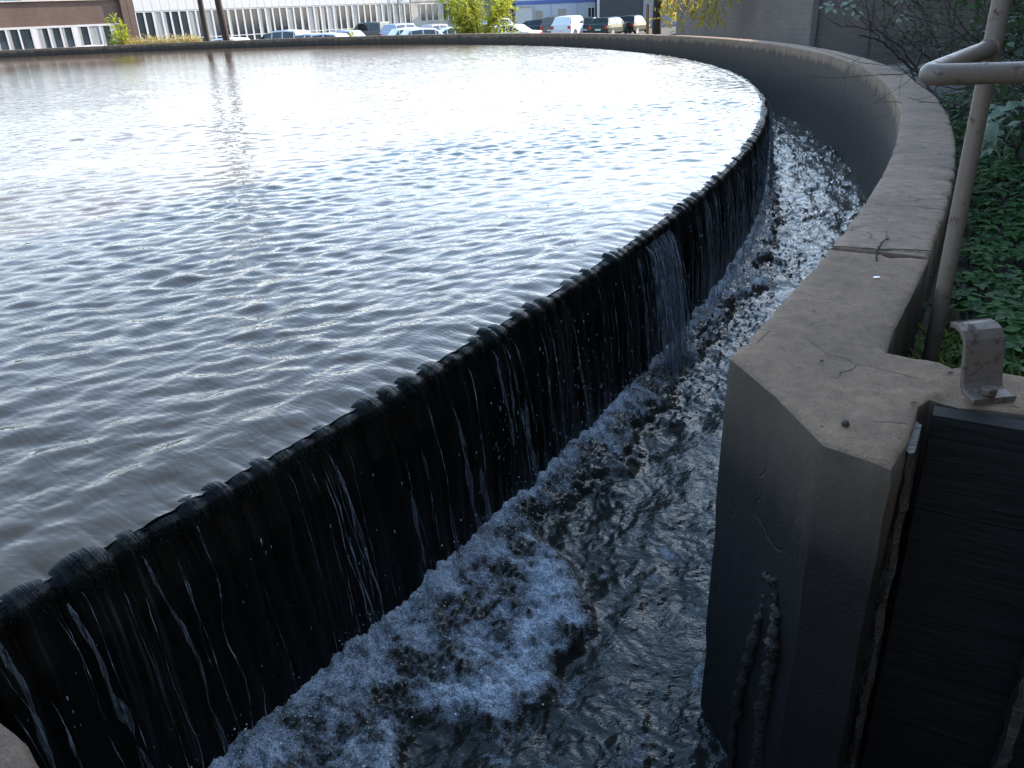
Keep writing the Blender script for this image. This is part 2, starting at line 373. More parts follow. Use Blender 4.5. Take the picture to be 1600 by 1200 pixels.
def lobes(th):
    ph = th / TOOTH + .9 * noise3(th * 55, 3.3)
    k = np.floor(ph)
    amp = .35 + .65 * np.modf(np.abs(np.sin(k * 12.9898) * 43758.5453))[0]
    amp = amp * np.clip(.98 + .6 * noise3(th * 24 * 1.3, 9.1) + .4 * noise3(th * 24 * 5, 2.2), .45, 1.35)
    return np.abs(np.sin(math.pi * ph)) ** .6 * amp
tank_water()

# ------------------------------------------------------------------ TANK WALL + CURTAIN
tank = tag(empty('settling_tank', (0, 0, -1.6)), 'big round settling tank brimming over its toothed black weir edge', 'water tank')
def child(o):                                    # keep world coordinates for children of a located empty
    o.matrix_parent_inverse = o.parent.matrix_world.inverted(); return o
bpy.context.view_layer.update()
a = np.linspace(0, 2 * math.pi, 361)[:-1]
prof = [(23.6, -.12), (23.88, -.05), (23.93, -.06), (23.95, -.12), (23.93, -1.6), (23.6, -1.6)]
V = np.array([[(r * math.cos(t), r * math.sin(t), z) for r, z in prof] for t in a]).reshape(-1, 3)
child(link('tank_wall', np_mesh('tank_wall', V, grid_faces(360, 6, True)), M['algae'], tank))

def cam_theta():
    """theta samples, denser where the weir runs close by"""
    th = [R_(-44)]
    while th[-1] < R_(100):
        x, y = 24 * math.cos(th[-1]), 24 * math.sin(th[-1]); d = math.hypot(x - CAM.x, y - CAM.y)
        th.append(th[-1] + max(.0040, .0030 * d) / 24 * (1 if d < 16 else 2.5))
    return np.array(th)
TH = cam_theta()
def curtain(th, nv):
    s = np.linspace(0, 1, nv)[None, :]; t = th[:, None] + 0 * s; nl = .22
    al = np.clip(s / nl, 0, 1) * (math.pi / 2 + .25) - .25; rho = .035
    dr = np.clip((s - nl) / (1 - nl), 0, 1)
    r0 = RW - .012 + rho * np.sin(al); z0 = -.014 - rho + rho * np.cos(al)
    drop = dr * (.80 - .04); z = z0 - drop
    r = r0 + .075 * np.sqrt(drop) * np.minimum(1, drop * 8)
    lb = lobes(t + .004 * noise3(t * 24 * 3, z * 2) * dr)
    low = 1 - .75 * sstep(.05, .9, dr)
    rag = fbm(t * 24 * 26, z * 8, 1.7, 4, .6)
    out = (.034 * lb * low + .016 * fbm(t * 24 * 9, z * 1.6, 5, 3)) * sstep(.03, .35, s / nl) + .007 * rag * sstep(.05, .5, s / nl) * (1 - .6 * dr)
    r = r + out * np.clip(np.sin(al), .35, 1)
    z = z + (lb - .55) * .026 * (1 - sstep(.2, 1.1, s / nl) * .9) + .005 * rag * (1 - dr) * sstep(0, .3, s / nl) * (1 - sstep(.5, 1.3, s / nl))
    V = np.stack([r * np.cos(t), r * np.sin(t), z], -1).reshape(-1, 3)
    me = np_mesh('waterfall_curtain', V, grid_faces(len(th), nv))
    set_vattr(me, 'cyl', np.stack([t * 24, z, 0 * z], -1).reshape(-1, 3))
    sheet = sstep(R_(-27), R_(-19), t) * .9 + .9 * np.exp(-((t - R_(-29.3)) / .012) ** 2)
    set_attr(me, 'sheet', (sheet + 0 * z).ravel())
    return me
fall = tag(empty('waterfall', (0, 0, ZC)), 'dark sheet of water spilling over the round tank edge in lobes and streams', 'waterfall')
bpy.context.view_layer.update()
child(link('falling_sheet', curtain(TH, 84), M['curtain'], fall, smooth=True))
child(link('falling_sheet', curtain(np.linspace(R_(100), R_(316), 700), 16), M['curtain'], fall, smooth=True))

# tufts of algae on the lip: too many to count
def fringe():
    n = 20000; th = R_(-40) + (R_(38)) * rng.random(n) ** 1.5
    lb = lobes(th); keep = rng.random(n) < .25 + .75 * lb; th = th[keep]; lb = lb[keep]; n = len(th)
    u = rng.random(n)                                # how far over the lip
    al = .15 + u * 1.5; rho = .035
    r = RW - .006 + rho * np.sin(al) + .033 * lb * np.clip(np.sin(al), .35, 1); z = -.014 - rho + rho * np.cos(al) + (lb - .55) * .024 * (1 - u) - .05 * np.maximum(0, u - .7)
    L = (.006 + .014 * rng.random(n)) * (1 - .3 * u); wd = .0011 + .0012 * rng.random(n)
    P = np.stack([r * np.cos(th), r * np.sin(th), z], -1)
    er = np.stack([np.cos(th), np.sin(th), 0 * th], -1); et = np.stack([-np.sin(th), np.cos(th), 0 * th], -1); ez = np.array([0, 0, 1.])
    side = et * np.cos(rng.random(n) * 3)[:, None] + er * .4
    d1 = er * .8 + ez * (.45 - 1.1 * u)[:, None] + et * rng.normal(0, .45, n)[:, None]; d2 = d1 * .7 - ez * .9
    V = np.stack([P - side * wd[:, None], P + side * wd[:, None], P + d1 * (L * .6)[:, None] + side * (wd * .8)[:, None], P + d1 * (L * .6)[:, None] - side * (wd * .8)[:, None], P + d1 * (L * .6)[:, None] + d2 * (L * .5)[:, None]], 1).reshape(-1, 3)
    i = np.arange(n)[:, None] * 5
    T = np.concatenate([i + [0, 1, 2], i + [0, 2, 3], i + [3, 2, 4]])
    o = child(link('algae_fringe', np_mesh('algae_fringe', V, T), M['algae'], tank)); o['kind'] = 'stuff'
fringe()

def streams():
    V = []; F = []; nb = 0
    def stream(th0, s0, s1, rad, out, drift, wob, seed):
        nonlocal nb
        N = 26; t = np.linspace(s0, s1, N); drop = t * .78
        r = 24.005 + .028 + out * np.sqrt(t) + .085 * np.sqrt(drop)
        th = th0 + drift / 24 * t +   .55 * wob / 24 * noise3(t * 4, seed, 0) + .12 * wob / 24 * noise3(t * 17, seed, 4)
        rr = rad * np.clip(.5 + 1.1 * noise3(t * 9, seed, 7) + .35 * t, .12, 1.6) * np.minimum(1, np.minimum(t - s0 + .02, s1 - t + .03) * 12)
        C = np.stack([r * np.cos(th), r * np.sin(th), -.045 - drop], -1)
        k = 5; an = np.arange(k) * 2 * math.pi / k
        er = np.stack([np.cos(th), np.sin(th), 0 * th], -1); et = np.stack([-np.sin(th), np.cos(th), 0 * th], -1)
        ring = C[:, None, :] + (er[:, None, :] * np.cos(an)[None, :, None] * .6 + et[:, None, :] * np.sin(an)[None, :, None]) * rr[:, None, None]
        V.append(ring.reshape(-1, 3))
        i = np.arange(N - 1)[:, None]; j = np.arange(k)[None, :]; j2 = (j + 1) % k
        F.append((np.stack([i * k + j, i * k + j2, (i + 1) * k + j2, (i + 1) * k + j], -1).reshape(-1, 4) + nb)); nb += N * k
    r = random.Random(5)
    for q in range(165):
        th0 = R_(-39.5 + 27 * r.random() ** 1.15); thick = r.random() ** 3
        s0 = max(0, r.uniform(-.5, .6)); s1 = min(1, s0 + r.uniform(.3, 1.2))
        stream(th0, s0, s1, .0009 + .0024 * thick, r.uniform(0, .05), r.uniform(-.03, .05), r.uniform(.01, .04), q * 1.37)
    for q in range(80):          # the strong jet a third of the way along
        th0 = R_(-29.9 + .9 * r.random()); stream(th0, 0, 1, .002 + .004 * r.random(), .02 + .10 * r.random(), .06 * (r.random() - .3), .02, 300 + q * 1.9)
    for q in range(26):
        th0 = R_(-27.6 + 2.5 * r.random()); stream(th0, 0, 1, .002 + .003 * r.random(), .04 * r.random(), .02, .02, 500 + q * 1.9)
    for q in range(110):         # thin far strands
        th0 = R_(-25 + 11 * r.random()); stream(th0, 0, 1, .002 + .004 * r.random(), .04 * r.random(), .02, .02, 700 + q * 1.9)
    for q in range(7): stream(R_(-35.35) + q * .0004, 0.05, 1, .0015 + .0015 * r.random(), .05 * r.random(), .05, .03, 900 + q * 3)
    o = child(link('water_strands', np_mesh('water_strands', np.concatenate(V), np.concatenate(F)), M['stream'], fall, smooth=True)); o['kind'] = 'stuff'
    V.clear(); F.clear(); nb = 0
    for q in range(46):          # broad thin veils between the strands
        th0 = R_(-39.3 + 24 * r.random()); s0 = max(0, r.uniform(-.4, .5)); stream(th0, s0, min(1, s0 + r.uniform(.35, 1.1)), .004 + .010 * r.random() ** 2, .01 + .05 * r.random(), r.uniform(-.03, .05), .03, 1200 + q * 2.3)
    for q in range(16): stream(R_(-29.7 + .55 * r.random()), 0, 1, .006 + .010 * r.random(), .03 + .08 * r.random(), .03, .015, 1500 + q)
    o = child(link('water_veils', np_mesh('water_veils', np.concatenate(V), np.concatenate(F)), M['veil'], fall, smooth=True)); o['kind'] = 'stuff'
streams()

ICO_V = np.array([(0, 0, 1), (.894, 0, .447), (.276, .851, .447), (-.724, .526, .447), (-.724, -.526, .447), (.276, -.851, .447), (.724, .526, -.447), (-.276, .851, -.447), (-.894, 0, -.447), (-.276, -.851, -.447), (.724, -.526, -.447), (0, 0, -1)])
ICO_F = np.array([(0, 1, 2), (0, 2, 3), (0, 3, 4), (0, 4, 5), (0, 5, 1), (1, 6, 2), (2, 7, 3), (3, 8, 4), (4, 9, 5), (5, 10, 1), (1, 10, 6), (2, 6, 7), (3, 7, 8), (4, 8, 9), (5, 9, 10), (6, 11, 7), (7, 11, 8), (8, 11, 9), (9, 11, 10), (10, 11, 6)])
def blobs(P, rad, stretch):
    n = len(P); S = np.stack([rad, rad, rad * stretch], -1)
    V = (P[:, None, :] + ICO_V[None] * S[:, None, :]).reshape(-1, 3)
    F = (ICO_F[None] + (np.arange(n) * 12)[:, None, None]).reshape(-1, 3)
    return V, F
def droplets():
    n = 1700; cl = R_(-38.5 + 24 * rng.random(70) ** 1.1); th = cl[rng.integers(0, 70, n)] + rng.normal(0, .0035, n)
    f = rng.random(n) ** .8; r = 24.05 + .09 * np.sqrt(f) + .03 * rng.random(n) + .05 * rng.random(n) ** 3
    P = np.stack([r * np.cos(th), r * np.sin(th), -.06 - .74 * f], -1)
    V, F = blobs(P, .0007 + .0019 * rng.random(n) ** 4, 2.0 + 4.0 * rng.random(n))
    o = child(link('falling_drops', np_mesh('falling_drops', V, F), M['drop'], fall, smooth=True)); o['kind'] = 'stuff'
droplets()

# ------------------------------------------------------------------ CHANNEL WATER
FW = [(-46, .34), (-36.5, .50), (-35.65, .48), (-34.8, .52), (-34.0, .46), (-33.6, .34), (-33.2, .12), (-32.6, .15), (-32.0, .24), (-31.3, .22), (-30.6, .15), (-29.5, .17), (-28.8, .17), (-27, .15), (-25.3, .30), (-24.3, .20), (-22, .17), (-18, .10), (0, .05), (180, .05), (320, .05)]
def foam_at(x, y):
    r = np.hypot(x, y); th = np.degrees(np.arctan2(y, x))
    wd = np.interp(th, [a for a, b in FW], [b for a, b in FW])
    n = fbm(x * 7, y * 7, 2.2, 4, .55); n2 = fbm(x * 2.5, y * 2.5, 8.1, 2)
    d = r - 24.05
    f = sstep(.05, -.07, d - wd * (1 + .5 * n2) + .10 * n)
    q = np.clip(d / np.maximum(wd, .05), 0, 1.4)
    ring = np.exp(-((q - .86) / .20) ** 2) * sstep(.2, .34, wd); base = sstep(.42, .05, q)
    med = .42 + 1.25 * fbm(x * 12, y * 12, 6.6, 5, .68)
    body = np.clip(.34 * base + .46 * ring + .95 * med * (1 - .15 * q) - .06, 0, 1)
    loose = np.clip(fbm(x * 8, y * 8, 3.1, 4, .65) * 1.9 + .10, 0, 1) * .55 * sstep(R_(-30), R_(-33.6), np.arctan2(y, x))
    return np.clip(f * body + (1 - f) * loose, 0, 1), f
def channel_h(x, y, lam=None):
    r = np.hypot(x, y); th = np.arctan2(y, x); s = th * 24; fo, f0 = foam_at(x, y)
    wx = x + .05 * noise3(x * 5, y * 5, 1) + .012 * noise3(x * 25, y * 25, 1); wy = y + .05 * noise3(x * 5, y * 5, 7) + .012 * noise3(x * 25, y * 25, 5)
    a1 = fbm(s * 3.2, r * 5, 1.1, 2) * .030
    ridged = noise3(wx * 9, wy * 9, 3.3) * .013 + (.5 - np.abs(noise3(wx * 17 + 3, wy * 17, 6.3))) * .010 + fbm(wx * 30, wy * 30, 2, 3, .6) * .0085
    ridged = ridged * (1 + .45 * sstep(R_(-31), R_(-24), th)) * (.55 + .9 * sstep(-.3, .4, noise3(x * 1.7, y * 1.7, 3)))
    fm = (1 - 1.6 * np.abs(fbm(x * 12, y * 12, 5.5, 5, .6))) * .045 * f0 + .009 * f0 * fbm(x * 44, y * 44, 1, 3, .6) + .016 * f0 + .05 * f0 * sstep(24.30, 24.05, r)
    boil = .05 * sstep(24.3, 24.05, r) * np.maximum(0, noise3(s * 4, 0, 8)) 
    return ZC - .015 + a1 + ridged * (1 - .35 * f0) + fm + boil, fo
def channel():
    th = []; t = R_(-46)
    while t < R_(20):
        th.append(t); x, y = 24.5 * math.cos(t), 24.5 * math.sin(t); d = math.hypot(x - CAM.x, y - CAM.y); t += max(.0055, .0034 * d) / 24.5
    th = np.array(th + list(np.linspace(R_(20), R_(314), 400)))
    r = np.linspace(24.0, 25.06, 165)
    T, Rr = np.meshgrid(th, r, indexing='ij'); X, Y = Rr * np.cos(T), Rr * np.sin(T); H, fo = channel_h(X, Y)
    me = np_mesh('water', np.stack([X, Y, H], -1).reshape(-1, 3), grid_faces(len(th), len(r))); set_attr(me, 'foam', fo)
    tag(link('water', me, M['channel_water'], smooth=True), kind='structure')
    th2 = th[th < R_(-33.2)]; r = np.linspace(25.055, 27.4, 200)
    T, Rr = np.meshgrid(th2, r, indexing='ij'); X, Y = Rr * np.cos(T), Rr * np.sin(T); H, fo = channel_h(X, Y)
    me = np_mesh('water', np.stack([X, Y, H], -1).reshape(-1, 3), grid_faces(len(th2), len(r))); set_attr(me, 'foam', fo)
    tag(link('water', me, M['channel_water'], smooth=True), kind='structure')
channel()
def froth_bubbles():
    n = 22000; th = R_(-38.5 + 22 * rng.random(n) ** 1.4); r = 24.06 + .60 * rng.random(n) ** 1.5
    x, y = r * np.cos(th), r * np.sin(th); H, fo = channel_h(x, y)
    k = rng.random(n) < fo * .45 * (fbm(x*20,y*20,1.)>-.1); x, y, H = x[k], y[k], H[k]; n = len(x)
    V, F = blobs(np.stack([x, y, H + .002 + .012 * rng.random(n) ** 6], -1), .0007 + .0040 * rng.random(n) ** 7, np.full(n, .75))
    n2 = 7000; th = R_(-38.5 + 24 * rng.random(n2) ** 1.2); r = 24.07 + np.abs(rng.normal(0, .07, n2)); hgt = np.abs(rng.normal(0, .035, n2)) * (.4 + 1.2 * (noise3(th * 150, 0, 4) > 0))
    x, y = r * np.cos(th), r * np.sin(th); H2, _f = channel_h(x, y); V3, F3 = blobs(np.stack([x, y, H2 + hgt], -1), .0006 + .0022 * rng.random(n2) ** 3, np.full(n2, 1.2)); F = np.concatenate([F, F3 + len(V)]); V = np.concatenate([V, V3])
    o = tag(link('froth', np_mesh('froth', V, F), M['froth'], smooth=True), 'pale froth and spray bubbling where the fall hits the channel', 'foam', kind='stuff')
froth_bubbles()

# ------------------------------------------------------------------ OUTER WALL
wall = tag(empty('channel_wall', (0, 0, -1.6)), 'curved concrete channel wall with worn flat top circling the tank, blunt pier at its near end', 'wall')
bpy.context.view_layer.update()
TJ = math.atan2(-13.29, 21.2)
def ring_wall(name, th, depth_noise=True):
    pr = [(RI, -1.6), (RI, -.9), (RI, -.6), (RI, -.3), (RI, -.1), (RI, .08), (RI, .2), (RI, ZT - .016), (RI + .004, ZT - .005), (RI + .014, ZT)]
    pr += [(RI + .06, ZT + .001), (RI + .1, ZT + .002), (RI + .15, ZT + .002), (RI + .2, ZT + .001), (RO - .03, ZT), (RO - .012, ZT - .001), (RO - .004, ZT - .006), (RO, ZT - .018), (RO, .15), (RO, 0), (RO, -.3), (RO, -1.6)]
    n = len(pr); V = []
    P = np.array(pr); T = th[:, None]; r = P[None, :, 0] + 0 * T; z = P[None, :, 1] + 0 * T
    s = T * 25
    nz = fbm(s * 3.5, r * 9, z * 4, 4) ; e = np.isin(np.arange(n), [7, 8, 9, 14, 15, 16, 17])[None, :]
    r = r + nz * .0035 - e * np.sign(r - 25.16) * np.maximum(0, fbm(s * 9, r, z, 3) - .12) * .04
    z = z + np.where(z > .25, fbm(s * 2, r * 7, 3, 4) * .0022 - e * np.maximum(0, fbm(s * 9, r, z, 3) - .12) * .03, 0)
    V = np.stack([r * np.cos(T), r * np.sin(T), z], -1).reshape(-1, 3)
    F = grid_faces(len(th), n)
    me = bpy.data.meshes.new(name)
    caps = [tuple(range(n)), tuple(range((len(th) - 1) * n, len(th) * n))[::-1]]
    me.from_pydata(V.tolist(), [], F.tolist() + caps); me.update()
    o = link(name, me, M['concrete'], wall, smooth=False)
    me.polygons.foreach_set('use_smooth', np.array([True] * len(F) + [False, False])); return child(o)
th = [TJ + .0002]
while th[-1] < R_(70):
    x, y = 25 * math.cos(th[-1]), 25 * math.sin(th[-1]); d = math.hypot(x - CAM.x, y - CAM.y); th.append(th[-1] + max(.014, .006 * d) / 25)
th += list(np.linspace(th[-1] + .01, R_(314), 500))
ring_wall('wall_ring', np.array(th))

# near section + pier as one cast block
def arc(r, t0, t1, n): return [(r * math.cos(t), r * math.sin(t)) for t in np.linspace(t0, t1, n)]
A_ = (20.65, -14.12); tA = math.atan2(A_[1], A_[0])
inner = arc(RI, TJ - .0003, tA, 26)
poly = inner + [(20.69, -14.33), (20.712, -14.535), (20.80, -14.625), (20.875, -14.53), (20.955, -14.40), (20.99, -14.372), (21.03, -14.405), (21.13, -14.452), (21.45, -14.62), (22.05, -15.02), (24.3, -16.5), (24.15, -16.75), (24.8, -16.9), (25.2, -16.6), (22.6, -14.9), (22.2, -14.86), (21.60, -14.53), (21.23, -14.285), (21.01, -14.135)] + arc(25.312, math.atan2(-14.0, 21.09), TJ - .0003, 14)
def block(poly, z0, z1, name, mat, parent, bev=.009, sub=None):
    # subdivided prism with worn edges
    pts = []
    for i, p in enumerate(poly):
        q = poly[(i + 1) % len(poly)]; L = math.dist(p, q); k = max(1, int(L / .025)) if L < 2 else max(1, int(L / .2))
        for j in range(k): pts.append((p[0] + (q[0] - p[0]) * j / k, p[1] + (q[1] - p[1]) * j / k))
    n = len(pts); P = np.array(pts); nx = np.roll(P, -1, 0) - np.roll(P, 1, 0); nx /= np.linalg.norm(nx, axis=1)[:, None]
    N = np.stack([nx[:, 1], -nx[:, 0]], -1)
    area = np.sum(P[:, 0] * np.roll(P[:, 1], -1) - np.roll(P[:, 0], -1) * P[:, 1])
    if area < 0: N = -N
    rows = []
    zs = [z0, -1.2, -1.0, -.8, -.7, -.6, -.5, -.4, -.3, -.2, -.1, 0, .1, .18, .23, z1 - .03]
    for z in zs:
        rows.append(np.c_[P + N * (fbm(P[:, 0] * 6, P[:, 1] * 6, z * 6, 4)[:, None] * .013), np.full(n, z)])
    chip = np.maximum(0, fbm(P[:, 0] * 16, P[:, 1] * 16, 2, 3) - .08)[:, None] * .05
    for f, dz in ((.35, -.006), (1.0, -.0015), (2.4, .0)):
        rows.append(np.c_[P - N * (bev * f + chip * min(f, 1)), np.full(n, z1 + dz) - (chip[:, 0] * .45 if f < 1.5 else 0)])
    V = np.concatenate(rows); m_ = len(rows)
    F = [(i * n + j, i * n + (j + 1) % n, (i + 1) * n + (j + 1) % n, (i + 1) * n + j) for i in range(m_ - 1) for j in range(n)]
    from mathutils.geometry import delaunay_2d_cdt
    rim_ = rows[-1]; lo, hi = rim_[:, :2].min(0), np.minimum(rim_[:, :2].max(0), (22.4, 99)); ins = []
    for gx in np.arange(lo[0], hi[0], .022):
        for gy in np.arange(max(lo[1], -15.4), hi[1], .022):
            q = (gx + .006 * math.sin(gy * 900), gy + .006 * math.sin(gx * 700)); c_ = False; dmin = 9
            for i in range(n):
                a_, b_ = rim_[i], rim_[(i + 1) % n]
                if (a_[1] > q[1]) != (b_[1] > q[1]) and q[0] < (b_[0] - a_[0]) * (q[1] - a_[1]) / (b_[1] - a_[1]) + a_[0]: c_ = not c_
            if c_ and np.min(np.hypot(rim_[:, 0] - q[0], rim_[:, 1] - q[1])) > .012: ins.append(q)
    pts2 = [Vector((a_[0], a_[1])) for a_ in rim_] + [Vector(q) for q in ins]
    vo_, eo_, fo_, ov_, *_r = delaunay_2d_cdt(pts2, [(i, (i + 1) % n) for i in range(n)], [list(range(n))], 1, 1e-5)
    base_n = (m_ - 1) * n; newv = []; mp = []
    for i, v in enumerate(vo_):
        src = [q for q in ov_[i]] if ov_ and ov_[i] else []
        bs = [q for q in src if q < n]
        if bs: mp.append(base_n + bs[0])
        else: mp.append(len(V) + len(newv)); newv.append((v.x, v.y, z1 + .0015 + .0045 * float(fbm(v.x * 5, v.y * 5, 4, 4))))
    V = np.concatenate([V, np.array(newv)]) if newv else V
    tops = [tuple(mp[i] for i in f) for f in fo_]
    if area < 0: F = [f[::-1] for f in F]
    me = bpy.data.meshes.new(name); me.from_pydata(V.tolist(), [], F + tops); me.update()
    o = link(name, me, mat, parent, smooth=True); me.set_sharp_from_angle(angle=R_(40))
    if parent: child(o)
    return o
block(poly, -1.6, ZT, 'pier', M['pier_concrete'], wall)

# crack filled with dirt across the cap, with a short branch
def crack(pts, wd, name='crack'):
    mb = MB(); P = [Vector((x, y, ZT + .0045)) for x, y in pts]; dense = []
    for a_, b_ in zip(P[:-1], P[1:]):
        for k in range(10): dense.append(a_.lerp(b_, k / 10))
    r = random.Random(3)
    dense = [p + Vector((r.uniform(-1, 1), r.uniform(-1, 1), 0)) * .004 for p in dense]
    for i, p in enumerate(dense):
        t = (dense[min(i + 1, len(dense) - 1)] - dense[max(0, i - 1)]).normalized(); nrm = Vector((-t.y, t.x, 0)); ww = wd * r.uniform(.25, 1.3) * (1 - .6 * i / len(dense) if name != 'crack' else 1)
        mb.v += [tuple(p - nrm * ww), tuple(p + Vector((0, 0, .0025))), tuple(p + nrm * ww)]
        if i: k = 3 * i; mb.f += [(k - 3, k - 2, k + 1, k), (k - 2, k - 1, k + 2, k + 1)]
    return child(mb.build(name, M['crack'], wall))
crack([(21.205, -13.285), (21.27, -13.315), (21.33, -13.345), (21.41, -13.36), (21.49, -13.395)], .0065)
crack([(21.33, -13.345), (21.37, -13.27), (21.41, -13.23), (21.45, -13.12)], .003, 'crack_branch')
crack([(21.325, -13.35), (21.29, -13.42), (21.27, -13.47)], .003, 'crack_branch')

# crusted mineral ridges running down the pier face
def crust(path, rad, mat, seed, name='lime_crust'):
    rr = random.Random(seed); pts = []; rads = []
    for i in range(41):
        t = i / 40 * (len(path) - 1); k = min(int(t), len(path) - 2); p = Vector(path[k]).lerp(Vector(path[k + 1]), t - k)
        pts.append(p + Vector((rr.uniform(-1, 1), rr.uniform(-1, 1), 0)) * rad * .35); rads.append(rad * rr.uniform(.6, 1.3) * min(1, .4 + i * .08))
    mb = MB(); mb.tube(pts, rads, 9); return child(mb.build(name, mat, wall, smooth=True))
crust([(20.700, -14.44, -.13), (20.695, -14.47, -.25), (20.70, -14.45, -.5), (20.69, -14.46, -.95)], .016, M['darkcrust'], 1)
crust([(20.697, -14.39, -.17), (20.690, -14.37, -.32), (20.68, -14.33, -.55), (20.68, -14.32, -.95)], .013, M['darkcrust'], 2)
crust([(20.70, -14.43, -.10), (20.697, -14.41, -.12), (20.695, -14.38, -.125)], .010, M['crust'], 3)

# tan concrete block in the lower left corner
bl = [(19.505, -15.075), (19.555, -15.108), (19.60, -15.155), (19.66, -15.26), (19.70, -15.40), (19.72, -15.7), (19.60, -16.4), (18.2, -17.4), (17.4, -16.7), (18.9, -15.22), (19.2, -15.06), (19.4, -15.045)]
o = block(bl, -1.6, ZT, 'concrete_block', M['block_concrete'], None, .02)
tag(o, 'rounded corner of a sunlit-tan concrete block at the lower left, in front of the fall', 'block')
o['label'] = 'rounded corner of a tan concrete block at the lower left, in front of the fall'

# small things on the cap
mb = MB(); r = random.Random(2); c0 = Vector((20.775, -14.475, ZT + .008))
V, F = blobs(np.array([tuple(c0)]), np.array([.0085]), np.array([.8])); V = V + rng.normal(0, .0012, V.shape)
tag(link('pebble', np_mesh('pebble', V, F), M['crust']), 'small rough pebble lying on the pier top near its front edge', 'pebble')
mb = MB(); mb.prism([(21.205 + .008 * math.cos(t) * 1.3, -13.62 + .006 * math.sin(t)) for t in np.linspace(0, 5.6, 8)], ZT + .004, ZT + .0065)
m = Mat('white_flake'); m.set(color=(.85, .85, .85), rough=.4)
tag(mb.build('flake', m.m), 'tiny bright white flake lying in the middle of the concrete cap', 'flake')
leafbits = []
for (x, y, a) in ((20.84, -14.18, .5), (21.08, -14.27, 0.1), (20.94, -14.40, .2), (21.36, -13.62, .4)):
    mb = MB(); d = Vector((math.cos(a), math.sin(a), 0)) * .009; nn = Vector((-math.sin(a), math.cos(a), 0)) * .003; c = Vector((x, y, ZT + .005))
    mb.add([c - d, c - nn, c + d, c + nn, c + Vector((0, 0, .003))], [(0, 1, 4), (1, 2, 4), (2, 3, 4), (3, 0, 4)]); leafbits.append((mb, c))
for (mb, c), lab in zip(leafbits, ('tiny dark bit of leaf on the pier top, left of the notch corner', 'thin dark splinter on the pier top behind the steel bracket', 'small dark leaf scrap on the pier top just left of the steel bracket', 'little dark leaf bit on the cap right of the white flake')):
    tag(mb.build('leaf_scrap', M['crust']), lab, 'leaf scrap', 'leaf scraps on the concrete')

# ------------------------------------------------------------------ SLUICE GATE
M['wetwood'] = None
m = Mat('wet_dark_timber'); p = m.pos(); g = m.noise(m.mapping(p, (4, 4, 60)), 1, 5, .6, .6)
m.set(color=m.ramp(g, [(.3, (.004, .004, .004)), (.7, (.011, .010, .010))]), rough=.7, spec=.2, normal=m.bump(g, .8, .008)); M['wetwood'] = m.m
gate = tag(empty('sluice_gate', (21.2, -14.55, -1.5)), 'dark wet timber sluice gate set in the slot beside the pier', 'sluice gate')
bpy.context.view_layer.update()
g0, g1 = Vector((20.975, -14.415, 0)), Vector((21.75, -14.86, 0)); gd = (g1 - g0).normalized(); gn = Vector((gd.y, -gd.x, 0)); L = (g1 - g0).length
z = ZT - .004; k = 0
for hgt in (.215, .19, .22, .2, .21, .2, .22, .2):
    off = (0, .001, -.001, .001, 0, .001, .001, 0)[k]
    mb = MB(); mb.box(((g0 + g1) / 2 + gn * (.002 + off) + Vector((0, 0, z - hgt / 2))), (L, .045, hgt - .0012), (gd, gn, Vector((0, 0, 1))))
    child(mb.build('plank', M['wetwood'], gate, bevel=.0012)); z -= hgt; k += 1
mb = MB()   # steel guide angle, crusted
G = Vector((20.885, -14.535, 0))
for s_, (sx, sy) in ((0, (.008, .10)), (1, (.035, .008))):
    pass
rr = random.Random(9)
def rough_post(c, d1, w1, d2, w2, z0, z1, name, mat, parent, seed):
    r = random.Random(seed); mb = MB(); N = 60; prev = None
    for i in range(N + 1):
        zz = z1 + (z0 - z1) * i / N; j = [r.uniform(-.0045, .0045) for _ in range(8)]
        q = [(-1, -1), (0, -1.15), (1, -1), (1.1, 0), (1, 1), (0, 1.15), (-1, 1), (-1.1, 0)]
        vs = [tuple(c + d1 * (a * w1 / 2 + j[n_]) + d2 * (b * w2 / 2 + j[(n_ * 3 + 1) % 8]) + Vector((0, 0, zz))) for n_, (a, b) in enumerate(q)]
        mb.v += vs
        if i: k = 8 * i; mb.f += [(k - 8 + a, k - 8 + (a + 1) % 8, k + (a + 1) % 8, k + a) for a in range(8)]
    mb.f += [tuple(range(8))[::-1], tuple(range(8 * N, 8 * N + 8))]
    return child(mb.build(name, mat, parent, smooth=False))
Zv = Vector((0, 0, 1))
rough_post(Vector((20.893, -14.505, 0)), gd, .022, gn, .12, -1.5, ZT - .012, 'guide_rail', M['darkcrust'], gate, 4)
rough_post(Vector((21.175, -14.590, 0)), gd, .022, gn, .05, -1.5, ZT - .09, 'guide_rail', M['crust'], gate, 5)
